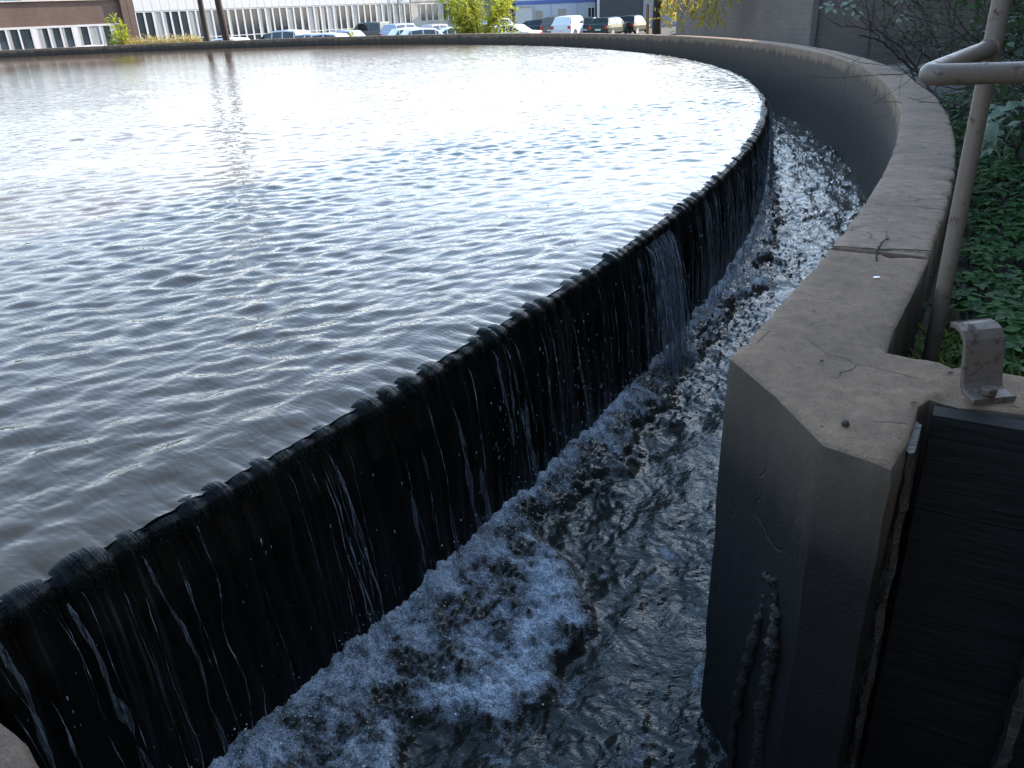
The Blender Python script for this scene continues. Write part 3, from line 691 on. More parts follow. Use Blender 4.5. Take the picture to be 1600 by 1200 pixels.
# bent flat-bar bracket with bolt
br = tag(empty('steel_bracket', (21.07, -14.40, ZT)), 'bent grey flat steel bar bolted upright beside the sluice gate top', 'bracket')
bpy.context.view_layer.update()
bd_, bn = Vector((1, .12, 0)).normalized(), Vector((-.12, 1, 0)).normalized()
prof = [(.004, .004), (.034, .008), (.046, .014), (.054, .028), (.060, .055), (.066, .092), (.072, .112), (.082, .123), (.096, .128), (.112, .127)]
def strap(prof, c, d, n_, wd, th_, name, mat, parent):
    mb = MB(); N = len(prof)
    for i, (a, b) in enumerate(prof):
        a0, b0 = prof[max(0, i - 1)]; a1, b1 = prof[min(N - 1, i + 1)]; t = Vector((a1 - a0, b1 - b0)).normalized(); nn = Vector((-t.y, t.x))
        for (s_, q) in ((-1, 0), (1, 0), (1, 1), (-1, 1)):
            mb.v.append(tuple(c + d * (s_ * wd / 2) + n_ * (a + nn.x * th_ * q) + Vector((0, 0, b + nn.y * th_ * q))))
        if i: k = 4 * i; mb.f += [(k - 4 + j, k - 4 + (j + 1) % 4, k + (j + 1) % 4, k + j) for j in range(4)]
    mb.f += [(0, 1, 2, 3), tuple(4 * N - 1 - j for j in range(4))]
    return child(mb.build(name, mat, parent, bevel=.002))
strap(prof, Vector((21.092, -14.418, ZT)), bd_, bn, .086, .010, 'bar', M['rusty'], br)
mb = MB(); c = Vector((21.086, -14.398, ZT + .022))
mb.add([tuple(c + Vector((.0165 * math.cos(t), .0165 * math.sin(t), z_))) for z_ in (-.006, .009) for t in np.linspace(0, 2 * math.pi, 7)[:-1]],
       [tuple(range(6))[::-1], tuple(range(6, 12))] + [(i, (i + 1) % 6, 6 + (i + 1) % 6, 6 + i) for i in range(6)])
child(mb.build('bolt', M['rusty'], br, bevel=.003))

# ------------------------------------------------------------------ HANDRAIL
M['pipe'] = worn_metal('worn_pipe_paint', (.195, .145, .112), (.075, .040, .022)); M['rusty'] = worn_metal('worn_bracket_steel', (.130, .096, .076), (.06, .036, .024), .52)
for o_ in br.children: o_.data.materials[0] = M['rusty']
rail = tag(empty('handrail', (21.36, -13.70, 0)), 'grey-brown painted tube handrail bent back to its post at the right edge', 'handrail')
bpy.context.view_layer.update()
def bez(a, b, c, n=10): return [Vector(a) * (1 - t) ** 2 + Vector(b) * 2 * t * (1 - t) + Vector(c) * t * t for t in [i / n for i in range(n + 1)]]
mb = MB(); mb.tube([(21.36, -13.70, -.3), (21.36, -13.70, .4), (21.362, -13.70, 1.0), (21.364, -13.70, 1.6)], .0212, 20); child(mb.build('post', M['pipe'], rail, smooth=True))
K = Vector((21.035, -14.04, .875)); e1 = Vector((21.36, -13.70, .90)); e2 = Vector((23.0, -14.26, .86))
a_ = K + (e1 - K).normalized() * .045; b_ = K + (e2 - K).normalized() * .045
mb = MB(); mb.tube([e1] + [e1.lerp(a_, t) for t in (.5,)] + bez(a_, K, b_, 10) + [b_.lerp(e2, .5), e2], .0215, 20)
child(mb.build('rail', M['pipe'], rail, smooth=True))
mb = MB(); dj = (a_ - e1).normalized(); pj = e1 + dj * .026; s1_ = dj.cross(Vector((0, 0, 1))).normalized(); s2_ = dj.cross(s1_)
mb.tube([pj + (s1_ * math.cos(t) + s2_ * math.sin(t)) * .0225 for t in np.linspace(0, 2 * math.pi, 25)], [.0028 + .0012 * ((i * 7) % 3) / 2 for i in range(25)], 6); child(mb.build('weld', M['pipe'], rail, smooth=True))
mb = MB(); mb.tube([(23.0, -14.26, -.3), (23.0, -14.26, .875)], .0235, 16); child(mb.build('post', M['pipe'], rail, smooth=True))

# ------------------------------------------------------------------ GROUND
def gz(x, y):
    r = np.hypot(x, y); th = np.degrees(np.arctan2(y, x))
    lowness = sstep(-8, 28, th) * (th < 180) + (th < -60) * sstep(-60, -100, th)
    far_ = sstep(26, 34, r)
    base = -.02 - 1.28 * np.clip(lowness, 0, 1) - 0 * far_
    return base + .02 * fbm(x * 1.1, y * 1.1, 1, 3) * (r < 40)
m = Mat('ground'); p = m.pos()
n1 = m.noise(p, .35, 4); n2 = m.noise(p, 9, 6, .7)
soil = m.ramp(n2, [(.3, (.018, .015, .010)), (.7, (.05, .042, .028))])
yy = m.n('ShaderNodeSeparateXYZ'); m.l(p, yy.inputs[0])
zz = m.n('ShaderNodeMapRange'); m.l(yy.outputs[2], zz.inputs[0]); zz.inputs[1].default_value = -.7; zz.inputs[2].default_value = -1.1
asph = m.ramp(m.noise(p, 3, 6, .7), [(.3, (.045, .045, .045)), (.7, (.075, .073, .07))])
m.set(color=m.mix(zz.outputs[0], soil, asph), rough=.9, normal=m.bump(n2, .6, .02)); M['ground'] = m.m
th = np.concatenate([np.linspace(R_(-33.0), R_(60), 420), np.linspace(R_(60.5), R_(313.5), 200)])
rr_ = np.concatenate([[25.29, 25.33], 25.4 + np.linspace(0, 4, 60) ** 1.3, 33 + np.linspace(0, 1, 60) ** 2 * 120, [250, 500, 1200]])
T, Rr = np.meshgrid(th, rr_, indexing='ij'); X, Y = Rr * np.cos(T), Rr * np.sin(T)
tag(link('ground', np_mesh('ground', np.stack([X, Y, gz(X, Y)], -1).reshape(-1, 3), grid_faces(len(th), len(rr_))), M['ground'], smooth=True), kind='structure')
th = np.linspace(R_(-46.5), R_(-33.0), 20); rr_ = np.array([26.9, 28, 30, 40, 80, 200, 1200])
T, Rr = np.meshgrid(th, rr_, indexing='ij'); X, Y = Rr * np.cos(T), Rr * np.sin(T)
tag(link('ground', np_mesh('ground', np.stack([X, Y, 0 * X - .02], -1).reshape(-1, 3), grid_faces(len(th), len(rr_))), M['ground'], smooth=True), kind='structure')
mb = MB(); mb.prism([(0, 0)] + [(23.9 * math.cos(t), 23.9 * math.sin(t)) for t in np.linspace(0, 2 * math.pi, 90)], -1.75, -1.62)
me_o = tag(mb.build('tank_floor', M['algae']), kind='structure')

def P(px, py, D):
    """world point at depth D (metres along the lens axis) of a place measured on the photograph"""
    v = Xr * 0 + cx_ * ((px - 800) / FPX) + cy_ * (-(py - 600) / FPX) + Fw
    return CAM + v * D
def PX(px, D, z=0):
    """plan position: bearing of photo column px on the horizon, distance D straight ahead"""
    yh = 14.8 - .0457 * (px - 800); v = cx_ * ((px - 800) / FPX) + cy_ * (-(yh - 600) / FPX) + Fw
    return Vector((CAM.x + v.x / v.y * D, CAM.y + D, z))
GF = -1.3
# ------------------------------------------------------------------ MATERIALS for the far side
def brick_mat(name, c1, c2, mort, sc=1.0, bw=.24, bh=.072):
    m = Mat(name); uv = m.n('ShaderNodeTexCoord').outputs['Object']
    b = m.n('ShaderNodeTexBrick'); rot = m.mapping(uv, (1, 1, 1), (R_(90), 0, 0))
    sx = m.n('ShaderNodeSeparateXYZ'); m.l(uv, sx.inputs[0]); cb = m.n('ShaderNodeCombineXYZ'); m.l(sx.outputs[0], cb.inputs[0]); m.l(sx.outputs[2], cb.inputs[1])
    m.l(cb.outputs[0], b.inputs['Vector']); b.inputs['Scale'].default_value = 1.0; b.inputs['Brick Width'].default_value = bw; b.inputs['Row Height'].default_value = bh
    b.inputs['Mortar Size'].default_value = .006; b.inputs['Color1'].default_value = c1 + (1,); b.inputs['Color2'].default_value = c2 + (1,); b.inputs['Mortar'].default_value = mort + (1,)
    st = m.noise(m.mapping(uv, (.5, .5, .25)), 1.2, 5, .65)
    c = m.mix(m.ramp(st, [(.4, 0), (.7, .55)]), b.outputs[0], tuple(x * .55 for x in c1))
    m.set(color=c, rough=.85, normal=m.bump(b.outputs['Fac'], -.4, .006)); return m.m
M['brick'] = brick_mat('dark_red_brick', (.135, .080, .058), (.105, .064, .048), (.17, .13, .11))
M['brownwall'] = brick_mat('brown_block_wall', (.22, .175, .14), (.185, .15, .125), (.15, .125, .105), bw=.4, bh=.12)
M['white'] = plain('white_panel', (.56, .545, .52), .5, var=.05, vs=2, bump=.05)
M['oldwhite'] = plain('stained_white_render', (.42, .40, .35), .8, var=.25, vs=1.1, bump=.2, bs=12)
M['frame'] = plain('white_window_frame', (.60, .57, .55), .45, var=.03, bump=0)
M['cream'] = plain('cream_render', (.62, .60, .55), .8, var=.08, vs=2, bump=.1)
M['palewall'] = plain('pale_blue_grey_render', (.50, .52, .56), .8, var=.08, vs=1.5, bump=.1)
M['blue'] = plain('blue_band_paint', (.10, .15, .38), .5, var=.1, bump=0)
M['garage'] = plain('dark_roller_door', (.055, .058, .062), .5, var=.1, bump=.1)
M['bluewall'] = plain('grey_blue_cladding', (.24, .26, .31), .6, var=.08, bump=.1)
M['shutter'] = plain('beige_roller_blind', (.38, .34, .28), .7, var=.1, bump=0)
m = Mat('window_glass'); m.set(color=(.035, .045, .05), rough=.06, ior=1.5); M['glass'] = m.m
m = Mat('teal_glass'); m.set(color=(.16, .42, .38), rough=.15, ior=1.5); M['teal'] = m.m
m = Mat('curtain_cloth'); p = m.coord(); g = m.noise(m.mapping(p, (9, 9, .6)), 1, 3); m.set(color=m.ramp(g, [(.3, (.20, .21, .20)), (.7, (.36, .37, .36))]), rough=.9); M['drape'] = m.m
M['bark'] = plain('dark_bark', (.045, .030, .024), .9, var=.4, vs=12, bump=.9, bs=30, bd=.02)
M['twig'] = plain('dark_twig', (.035, .028, .022), .85, var=.3, bump=.3)
M['ledge'] = plain('pale_sill_stone', (.62, .52, .45), .6, var=.08, bump=.1)
def leaf_mat(name, c0, c1, trans=.35, rough=.62):
    m = Mat(name); rnd = m.attr('tint'); p = m.pos(); n = m.noise(p, 1.7, 3)
    f = m.math('ADD', m.math('MULTIPLY', rnd, .7), m.math('MULTIPLY', n, .3))
    c = m.ramp(f, [(.15, c0), (.85, c1)]); m.set(color=c, rough=rough, spec=.22)
    tl = m.n('ShaderNodeBsdfTranslucent'); m.l(m.mix(.5, c, tuple(min(1, x * 1.7) for x in c1)), tl.inputs[0])
    mx = m.n('ShaderNodeMixShader'); mx.inputs[0].default_value = trans; m.l(m.b.outputs[0], mx.inputs[1]); m.l(tl.outputs[0], mx.inputs[2]); m.l(mx.outputs[0], m.out.inputs[0]); return m.m
M['leaf_bright'] = leaf_mat('sunny_yellow_green_leaf', (.16, .20, .02), (.34, .36, .04), .55)
M['leaf_yellow'] = leaf_mat('yellowing_leaf', (.20, .17, .02), (.42, .33, .05), .5)
M['leaf_dark'] = leaf_mat('dark_green_leaf', (.016, .030, .014), (.055, .085, .035), .25)
M['leaf_pale'] = leaf_mat('pale_grey_green_leaf', (.13, .18, .14), (.26, .32, .25), .3)
M['leaf_nettle'] = leaf_mat('fresh_green_leaf', (.022, .062, .020), (.080, .175, .045), .4)
M['grass'] = leaf_mat('grass_blade', (.08, .13, .03), (.20, .24, .07), .35)
M['dry'] = leaf_mat('dry_straw_weed', (.28, .20, .07), (.50, .42, .16), .35)

# ------------------------------------------------------------------ FOLIAGE
LEAF = np.array([(0, 0, 0), (.30, -.24, .05), (.62, -.22, .02), (1, 0, -.10), (.62, .22, .02), (.30, .24, .05), (.34, 0, -.02), (.66, 0, -.05)])
LEAF_F = np.array([(0, 1, 6), (1, 2, 6), (2, 7, 6), (2, 3, 7), (3, 4, 7), (4, 5, 7), (7, 5, 6), (5, 0, 6)])
SLEAF = np.array([(0, 0, 0), (.5, -.26, .06), (1, 0, -.08), (.5, .26, .06)]); SLEAF_F = np.array([(0, 1, 2), (0, 2, 3)])
def leaves(P, D, size, name, mat, parent=None, up=(0, 0, 1), width=1.0, simple=False, seed=0, roll=.5):
    """P positions, D directions; builds one mesh of folded leaves"""
    r = np.random.default_rng(seed); n = len(P); P = np.asarray(P, float); D = np.asarray(D, float)
    D = D / np.linalg.norm(D, axis=1)[:, None]; U = np.array(up, float)[None] + r.normal(0, roll, (n, 3))
    S = np.cross(U, D); S /= np.linalg.norm(S, axis=1)[:, None] + 1e-9; U = np.cross(D, S)
    base, fc = (SLEAF, SLEAF_F) if simple else (LEAF, LEAF_F); k = len(base)
    sz = np.broadcast_to(size, (n,))[:, None, None]
    V = P[:, None] + sz * (base[None, :, 0:1] * D[:, None] + width * base[None, :, 1:2] * S[:, None] + base[None, :, 2:3] * U[:, None])
    me = np_mesh(name, V.reshape(-1, 3), (fc[None] + (np.arange(n) * k)[:, None, None]).reshape(-1, 3))
    set_attr(me, 'tint', np.repeat(r.random(n), k))
    return link(name, me, mat, parent)
def rand_dirs(n, r, zb=0.0):
    d = r.normal(size=(n, 3)); d[:, 2] += zb; return d / np.linalg.norm(d, axis=1)[:, None]

def leafy_bush(name, loc, h, w_, nleaf, lsize, lmat, label, cat, seed, stems=7, group=None, trunk_r=.02, width=.8, base_h=0.1):
    r = np.random.default_rng(seed); root = empty(name, loc, label=label, cat=cat, group=group)
    mb = MB(); tips = []
    for s in range(stems):
        a = r.random() * 6.28; sp = w_ * .5 * (.35 + .65 * r.random()); hh = h * (.5 + .5 * r.random())
        pts = [Vector((0, 0, 0)), Vector((math.cos(a) * sp * .25, math.sin(a) * sp * .25, hh * .4)), Vector((math.cos(a) * sp * .65, math.sin(a) * sp * .65, hh * .75)), Vector((math.cos(a) * sp, math.sin(a) * sp, hh))]
        mb.tube(pts, [trunk_r, trunk_r * .7, trunk_r * .45, trunk_r * .15], 6); tips.append(pts)
        for q in range(3):
            b = pts[1].lerp(pts[3], .2 + .25 * q); a2 = a + r.uniform(-1.6, 1.6); e = b + Vector((math.cos(a2), math.sin(a2), .6)) * w_ * .2
            mb.tube([b, b.lerp(e, .5) + Vector((0, 0, .03)), e], [trunk_r * .4, trunk_r * .25, trunk_r * .1], 5); tips.append([b, b, b.lerp(e, .5), e])
    mb.build('stem', M['twig'], root)
    P_, D_ = [], []
    for i in range(nleaf // 6):       # sprays of leaves along the stems
        pts = tips[r.integers(len(tips))]; t = .25 + .8 * r.random(); k = min(2, int(t * 3)); p0 = pts[k].lerp(pts[k + 1], min(1, max(0, t * 3 - k)))
        d = rand_dirs(1, r, .1)[0]; off = rand_dirs(1, r)[0] * w_ * .10 * r.random(); ln = lsize * 2.4
        for q in range(6):
            u = q / 6; pp = np.array(p0) + off + d * ln * u; side = np.cross(d, [0, 0, 1]) * (1 if q % 2 else -1)
            P_.append(pp); D_.append(d * .6 + side + [0, 0, -.25])
    P_ = np.array(P_); P_[:, 2] = np.maximum(P_[:, 2], base_h * h)
    o = leaves(P_, np.array(D_), lsize * (.6 + .6 * r.random(len(P_))), 'foliage', lmat, root, width=width, simple=lsize < .0, seed=seed); o['kind'] = 'stuff'
    return root

# ------------------------------------------------------------------ BUILDINGS
def facade(name, origin, az, label, cat='building'):
    """local frame: x runs along the wall to the right, y away behind it, z up"""
    e = empty(name, origin, rz=math.pi / 2 - az, label=label, cat=cat); return e
def wbox(name, par, x0, x1, y0, y1, z0, z1, mat, bevel=0):
    mb = MB(); mb.box(((x0 + x1) / 2, (y0 + y1) / 2, (z0 + z1) / 2), (x1 - x0, y1 - y0, z1 - z0)); return mb.build(name, mat, par, bevel=bevel)
def window(par, x0, x1, z0, z1, y=-.0, fw=.05, mat=None, glass=None, trans=None, drape=0, sill=True):
    """frame with its pane set back; local wall face at y = 0"""
    mb = MB(); f = fw
    mb.box(((x0 + x1) / 2, y, z1 - f / 2), (x1 - x0, .09, f)); mb.box(((x0 + x1) / 2, y, z0 + f / 2), (x1 - x0, .09, f))
    mb.box((x0 + f / 2, y, (z0 + z1) / 2), (f, .086, z1 - z0 - 2 * f)); mb.box((x1 - f / 2, y, (z0 + z1) / 2), (f, .086, z1 - z0 - 2 * f))
    if trans: mb.box(((x0 + x1) / 2, y, trans), (x1 - x0 - 2 * f, .08, f * .9))
    w_ = mb.build('window', mat or M['frame'], par)
    wbox('pane', w_, x0 + f, x1 - f, y + .0, y + .012, z0 + f, z1 - f, glass or M['glass'])
    if drape: wbox('curtain', w_, x0 + f, x0 + f + (x1 - x0 - 2 * f) * drape, y - .012, y - .003, z0 + f, z1 - f, M['drape'])
    return w_
AZW = R_(44); dirw = Vector((math.sin(AZW), math.cos(AZW), 0))
rnd = random.Random(4)
# left brick building with window band and terrace
O1 = Vector((CAM.x - 39 - dirw.x * 8, CAM.y + 61 - dirw.y * 8, GF))
b1 = facade('brick_building', O1, AZW, 'dark brick building at the far left, white-framed window band below teal terrace glazing')
Lb = 8 + 13.4
Hs, Hw, Hp, Ht = .9 , 2.62, 4.33, 6.3           # sill, window head, parapet ledge, top (above ground)
wbox('wall', b1, 0, Lb, .06, 12, 0, Hs, M['brick'])
wbox('wall', b1, 0, Lb, .06, .35, Hw, Hp, M['brick'])
wbox('wall', b1, 0, Lb, .36, 12, Hs, Hw, M['drape'])
wbox('ledge', b1, -.1, Lb + .05, -.10, .40, Hp, Hp + .07, M['ledge'])
wbox('window_head', b1, 0, Lb - .3, -.02, .056, Hw - .05, Hw + .03, M['frame'])
x = .15; k = 0
while x < Lb - 1.0:
    for q in range(3):
        window(b1, x, x + .86, Hs, Hw - .055, y=.03, fw=.06, glass=M['glass'] if rnd.random() < .7 else M['drape'], drape=rnd.choice([0, 0, .3, .5])); x += .865
    wbox('pier_panel', b1, x + .005, x + .33, -.01, .1, Hs, Hw - .055, M['frame']); x += .34
# terrace storey set back behind the ledge
wbox('terrace_wall', b1, 9.0, Lb, .9, 1.2, Hp + .07, Ht, M['brick']); wbox('terrace_wall', b1, 0, 9.0, 3.4, 3.6, Hp + .07, Ht, M['cream'])
x = .2
while x < 16:
    wbox('teal_pane', b1, x, x + 1.25, .55, .575, Hp + .07, Hp + 1.9, M['teal'] if rnd.random() < .75 else M['cream']); wbox('glazing_post', b1, x + 1.25, x + 1.31, .53, .6, Hp + .07, Hp + 2.0, M['frame']); x += 1.31
wbox('roof', b1, -.2, Lb + .1, -.2, 12, Ht, Ht + .25, M['ledge'])
wbox('wall', b1, 0, Lb, 3.62, 12, Hp, Ht, M['brick'])
wbox('end_wall', b1, Lb + .001, Lb + .5, -.25, 12, 0, Ht, M['brick'])
# terrace furniture: dark chair & table silhouettes on the terrace
def terrace_chair(loc, rz):
    c = empty('terrace_chair', loc, rz, label='dark garden chair standing on the terrace behind the parapet ledge', cat='chair')
    mb = MB(); mb.box((0, 0, .45), (.5, .5, .05)); mb.build('seat', M['twig'], c); mb = MB(); mb.box((0, .24, .75), (.5, .05, .5)); mb.build('backrest', M['twig'], c)
    for a in (-.22, .22):
        for b in (-.22, .22): mb = MB(); mb.box((a, b, .21), (.05, .05, .42)); mb.build('leg', M['twig'], c)
    return c
mw = b1.matrix_world
bpy.context.view_layer.update()
terrace_chair(b1.matrix_world @ Vector((12.4, .12, Hp + .07)), math.pi / 2 - AZW + .3)

# long building with white panels over windows
O2 = O1 + dirw * (Lb + .55) + Vector((math.cos(AZW), -math.sin(AZW), 0)) * .15
b2 = facade('office_building', O2, AZW, 'long brick building with white panels above a row of tall narrow windows')
L2 = 29.5; zs, zt, zw, zp = .78, 1.28, 3.42, 4.58
wbox('wall', b2, 0, L2, .1, 11, 0, zs, M['brick']); wbox('wall', b2, 0, 24, .1, 11, zp + .08, 5.6, M['brick']); wbox('wall', b2, 24.01, 70, .1, 11, zp + .08, 8.5, M['brick']); wbox('ledge', b2, -.05, L2 + .1, -.08, .099, zp, zp + .075, M['ledge'])
wbox('wall', b2, 0, L2, .13, 11, zs, zp + .02, M['drape']); wbox('sill', b2, 0, L2, -.07, .12, zs - .09, zs - .002, M['ledge'])
wbox('wall', b2, 0, .45, -.05, .129, zs, zp - .01, M['brick'])
x = .5; k = 0
while x < L2 - .8:
    window(b2, x, x + .735, zs, zw, y=.05, fw=.075, trans=zt, glass=M['glass'] if rnd.random() < .65 else M['drape'], drape=rnd.choice([0, 0, .4, .6, .25]))
    wbox('panel', b2, x + .012, x + .728, -.02 - .004 * rnd.random(), .1, zw + .02, zp - .005, M['white'])
    x += .74
# plain stained white end with a few windows
wbox('wall', b2, L2 + .02, L2 + 22, .04, 11, 0, zp - .02, M['oldwhite'])
for k in range(26): wbox('panel', b2, L2 + .1 + k * .84, L2 + .1 + k * .84 + .825, -.01, .038, zw + .05, zp - .03, M['oldwhite'])
for xx in (1.2, 2.1, 3.0, 4.4, 5.2, 13.0, 14.0, 15.2): window(b2, L2 + xx, L2 + xx + .8, 1.55, 3.3, y=.02, fw=.08, drape=0)
wbox('roof', b2, -.3, 23.99, -.3, 11.3, 5.602, 5.8, M['ledge']); wbox('roof', b2, 24.0, 70, -.3, 11.3, 8.502, 8.75, M['ledge'])
wbox('wall', b2, L2 + 22.02, 70, .04, 11, 0, zp + .06, M['brick'])
mb = MB(); mb.tube([(27.6, -.25, 0), (27.6, -.25, 8.4)], .05, 8); mb.build('downpipe', M['garage'], b2)
wl = empty('wall_lamp', b2.matrix_world @ Vector((0, 0, 0)), label='small dark lamp fixed high on the white panels beside the downpipe', cat='lamp')
bpy.context.view_layer.update(); wl.location = b2.matrix_world @ Vector((29.1, -.1, 4.2)); wl.rotation_euler = b2.rotation_euler
wbox('bracket', wl, -.04, .04, -.05, .08, -.03, .03, M['garage']); wbox('lamp_head', wl, -.1, .1, -.2, -.05, -.16, .1, M['garage'], .03)

# beige workshop with blue band, in the middle distance
AZ3 = R_(88)
c3 = PX(806, 97, GF)
b3 = facade('workshop_building', c3, AZ3, 'pale low workshop with a blue stripe along its wall and shuttered windows')
W3 = 9.9
wbox('wall', b3, 0, W3, 0, 12, 0, 2.73, M['palewall']); wbox('blue_band', b3, -.05, W3 + .02, -.05, 12, 2.732, 3.12, M['blue']); wbox('wall', b3, 0, W3, .02, 12, 3.122, 3.9, M['cream']); wbox('upper_wall', b3, 0, W3, .03, 12, 3.902, 9.2, M['brick'])
wbox('low_shed', b3, -.1, 1.7, -1.0, -.01, 0, 2.55, M['cream']); wbox('shed_roof', b3, -.2, 1.8, -1.15, -.005, 2.552, 2.66, M['white'])
for a, b, z0, z1 in ((2.1, 3.0, 1.1, 2.15), (4.6, 5.6, 1.15, 2.25)): window(b3, a, b, z0, z1, y=-.03, fw=.07, glass=M['shutter'])
for a, b in ((7.9, 8.75), (9.0, 9.75)):
    window(b3, a, b, .9, 2.25, y=-.03, fw=.1); wbox('mullion', b3, (a + b) / 2 - .04, (a + b) / 2 + .04, -.09, -.076, .95, 2.2, M['frame'])
for xx in (1.75, 3.9, 6.7): mb = MB(); mb.tube([(xx, -.06, 0), (xx, -.06, 2.7)], .035, 6); mb.build('downpipe', M['palewall'], b3)
# dark roller door hall
c4 = PX(935, 95, GF)
b4 = facade('garage_hall', c4, AZ3, 'tall grey-blue hall with a wide dark roller door behind the parked cars')
wbox('roller_door', b4, .12, 4.85, .1, .25, 0, 5.5, M['garage'])
for k in range(20): wbox('door_slat', b4, .15, 4.82, .06, .098, .04 + k * .27, .04 + k * .27 + .255, M['garage'])
wbox('door_jamb', b4, -.12, .118, -.02, .3, 0, 5.6, M['frame']); wbox('wall', b4, 4.86, 12, 0, 14, 0, 8.5, M['bluewall']); wbox('wall', b4, 0, 4.855, .02, 14, 5.61, 8.5, M['bluewall']); wbox('wall', b4, .0, 4.85, .26, 14, 0, 5.6, M['garage'])
# backdrop of distant buildings that the gaps would show
for (px, D, wd, hh, mat, lab) in ((700, 118, 16, 9, 'brick', 'brown brick block far behind the shrub'),):
    c = PX(px, D, GF); e = facade('far_building', c, R_(86), lab); wbox('wall', e, 0, wd, 0, 8, 0, hh, M[mat]); wbox('roof', e, -.1, wd + .1, -.2, 8.2, hh, hh + .3, M['ledge'])
    for k in range(8):
        for s in (1.3, 4.2): window(e, .8 + k * 1.9, 1.9 + k * 1.9, s, s + 1.5, y=-.03, fw=.08)

# brown wall and the tall block at the right that shades the near water
cw = Vector((26.55, 15.2, -1.3)); ce = Vector((28.1, 6.1, -1.3))
azb = math.atan2(ce.x - cw.x, ce.y - cw.y); Lw = (ce - cw).length
bw = facade('brown_wall', cw, azb, 'brown block wall behind the curved concrete rim, catching no sun', 'wall')
wbox('masonry', bw, 0, Lw - .05, 0, .35, 0, 3.1, M['brownwall']); wbox('coping', bw, -.05, Lw - .06, -.06, .41, 3.105, 3.2, M['concrete'])
az5 = R_(100); b5 = facade('brown_building', ce, az5, 'low brown building beyond the thicket, dark downpipe at its corner')
wbox('wall', b5, 0, 9, 0, 8, 0, 3.45, M['brownwall']); wbox('roof', b5, -.2, 9.2, -.2, 8.2, 3.452, 3.6, M['ledge'])
mb = MB(); mb.tube([(.10, -.09, 0), (.10, -.09, 3.4)], .032, 8); mb.build('downpipe', M['garage'], b5)
mb = MB(); mb.tube([(1.45, -.03, 0), (1.40, -.03, 1.9), (1.36, -.03, 3.4)], .012, 6); mb.build('cable', M['garage'], b5)
# the long tall block on the right whose roof edge throws the shade over the near half of the tank
az6 = R_(31); d6 = Vector((math.sin(az6), math.cos(az6), 0)); c6 = Vector((36.0, -4.85, 0)) - d6 * 46; c6.z = GF
b6 = facade('tall_building', c6 + d6 * 0, az6 + math.pi, 'tall brown building outside the picture at the right that shades the near water')
for k, (x0, x1) in enumerate(((-96, -.0),)):
    wbox('wall', b6, x0, x1, .0, 14, 0, 16 - GF, M['brownwall']); wbox('cornice', b6, x0 - .2, x1 + .2, -.12, 14.1, 16 - GF + .002, 16 - GF + .3, M['ledge'])
for k in range(22):
    for zz_ in (2.2, 6.2, 10.2, 14.2): window(b6, -94 + k * 4.2, -94 + k * 4.2 + 1.5, zz_, zz_ + 1.8, y=-.05, fw=.09)

# ------------------------------------------------------------------ CARS
def paint(name, c, metal=0.0, rough=.3):
    m = Mat(name); m.set(color=c, rough=.16, metal=metal * .4, spec=.3); return m.m
M['tyre'] = plain('tyre_rubber', (.02, .02, .02), .85, bump=0); M['rim'] = plain('alloy_rim', (.45, .45, .46), .35, .6, bump=0)
m = Mat('car_glass'); m.set(color=(.02, .028, .03), rough=.04, ior=1.5, coat=.5); M['carglass'] = m.m
m = Mat('tail_lamp_plastic'); m.set(color=(.5, .02, .015), rough=.2); M['tail'] = m.m
m = Mat('head_lamp_plastic'); m.set(color=(.75, .76, .78), rough=.1, metal=.3); M['head'] = m.m
m = Mat('black_trim'); m.set(color=(.02, .02, .021), rough=.55); M['trim'] = m.m
m = Mat('plate_white'); m.set(color=(.75, .75, .72), rough=.4); M['plate'] = m.m
# stations: (x/L from the rear, belt height, roof height or None, half width factor)
CARS = {
 'hatchback': dict(L=4.1, W=1.74, st=[(0, .62, None, .86), (.02, .92, None, .95), (.05, .98, 1.02, .97), (.14, .99, 1.44, 1), (.34, .98, 1.50, 1), (.55, .96, 1.46, 1), (.72, .93, .95, 1), (.93, .78, None, .95), (.985, .66, None, .86), (1, .50, None, .76)], pil=(.05, .14, .55, .72)),
 'saloon': dict(L=4.6, W=1.78, st=[(0, .70, None, .86), (.015, .96, None, .94), (.14, 1.0, None, .98), (.17, .99, 1.01, .98), (.30, .97, 1.39, 1), (.42, .96, 1.43, 1), (.55, .94, 1.40, 1), (.70, .92, .94, 1), (.93, .76, None, .95), (.985, .64, None, .86), (1, .48, None, .76)], pil=(.17, .30, .55, .70)),
 'estate': dict(L=4.65, W=1.78, st=[(0, .66, None, .88), (.015, .94, None, .95), (.035, .97, 1.02, .97), (.10, .98, 1.42, 1), (.34, .97, 1.47, 1), (.56, .95, 1.43, 1), (.71, .92, .94, 1), (.93, .76, None, .95), (.985, .64, None, .86), (1, .48, None, .76)], pil=(.035, .10, .56, .71)),
 'suv': dict(L=4.5, W=1.85, st=[(0, .75, None, .90), (.015, 1.05, None, .96), (.03, 1.10, 1.14, .98), (.10, 1.10, 1.63, 1), (.34, 1.08, 1.70, 1), (.56, 1.06, 1.66, 1), (.70, 1.04, 1.06, 1), (.93, .93, None, .96), (.985, .78, None, .9), (1, .58, None, .82)], pil=(.03, .10, .56, .70)),
 'van': dict(L=4.4, W=1.84, st=[(0, .72, None, .93), (.01, 1.05, None, .97), (.02, 1.12, 1.2, .98), (.05, 1.12, 1.80, 1), (.34, 1.10, 1.86, 1), (.63, 1.08, 1.80, 1), (.82, 1.02, 1.05, 1), (.94, .88, None, .96), (.985, .72, None, .88), (1, .55, None, .8)], pil=(.02, .05, .63, .82)),
}
proto_cars = {}
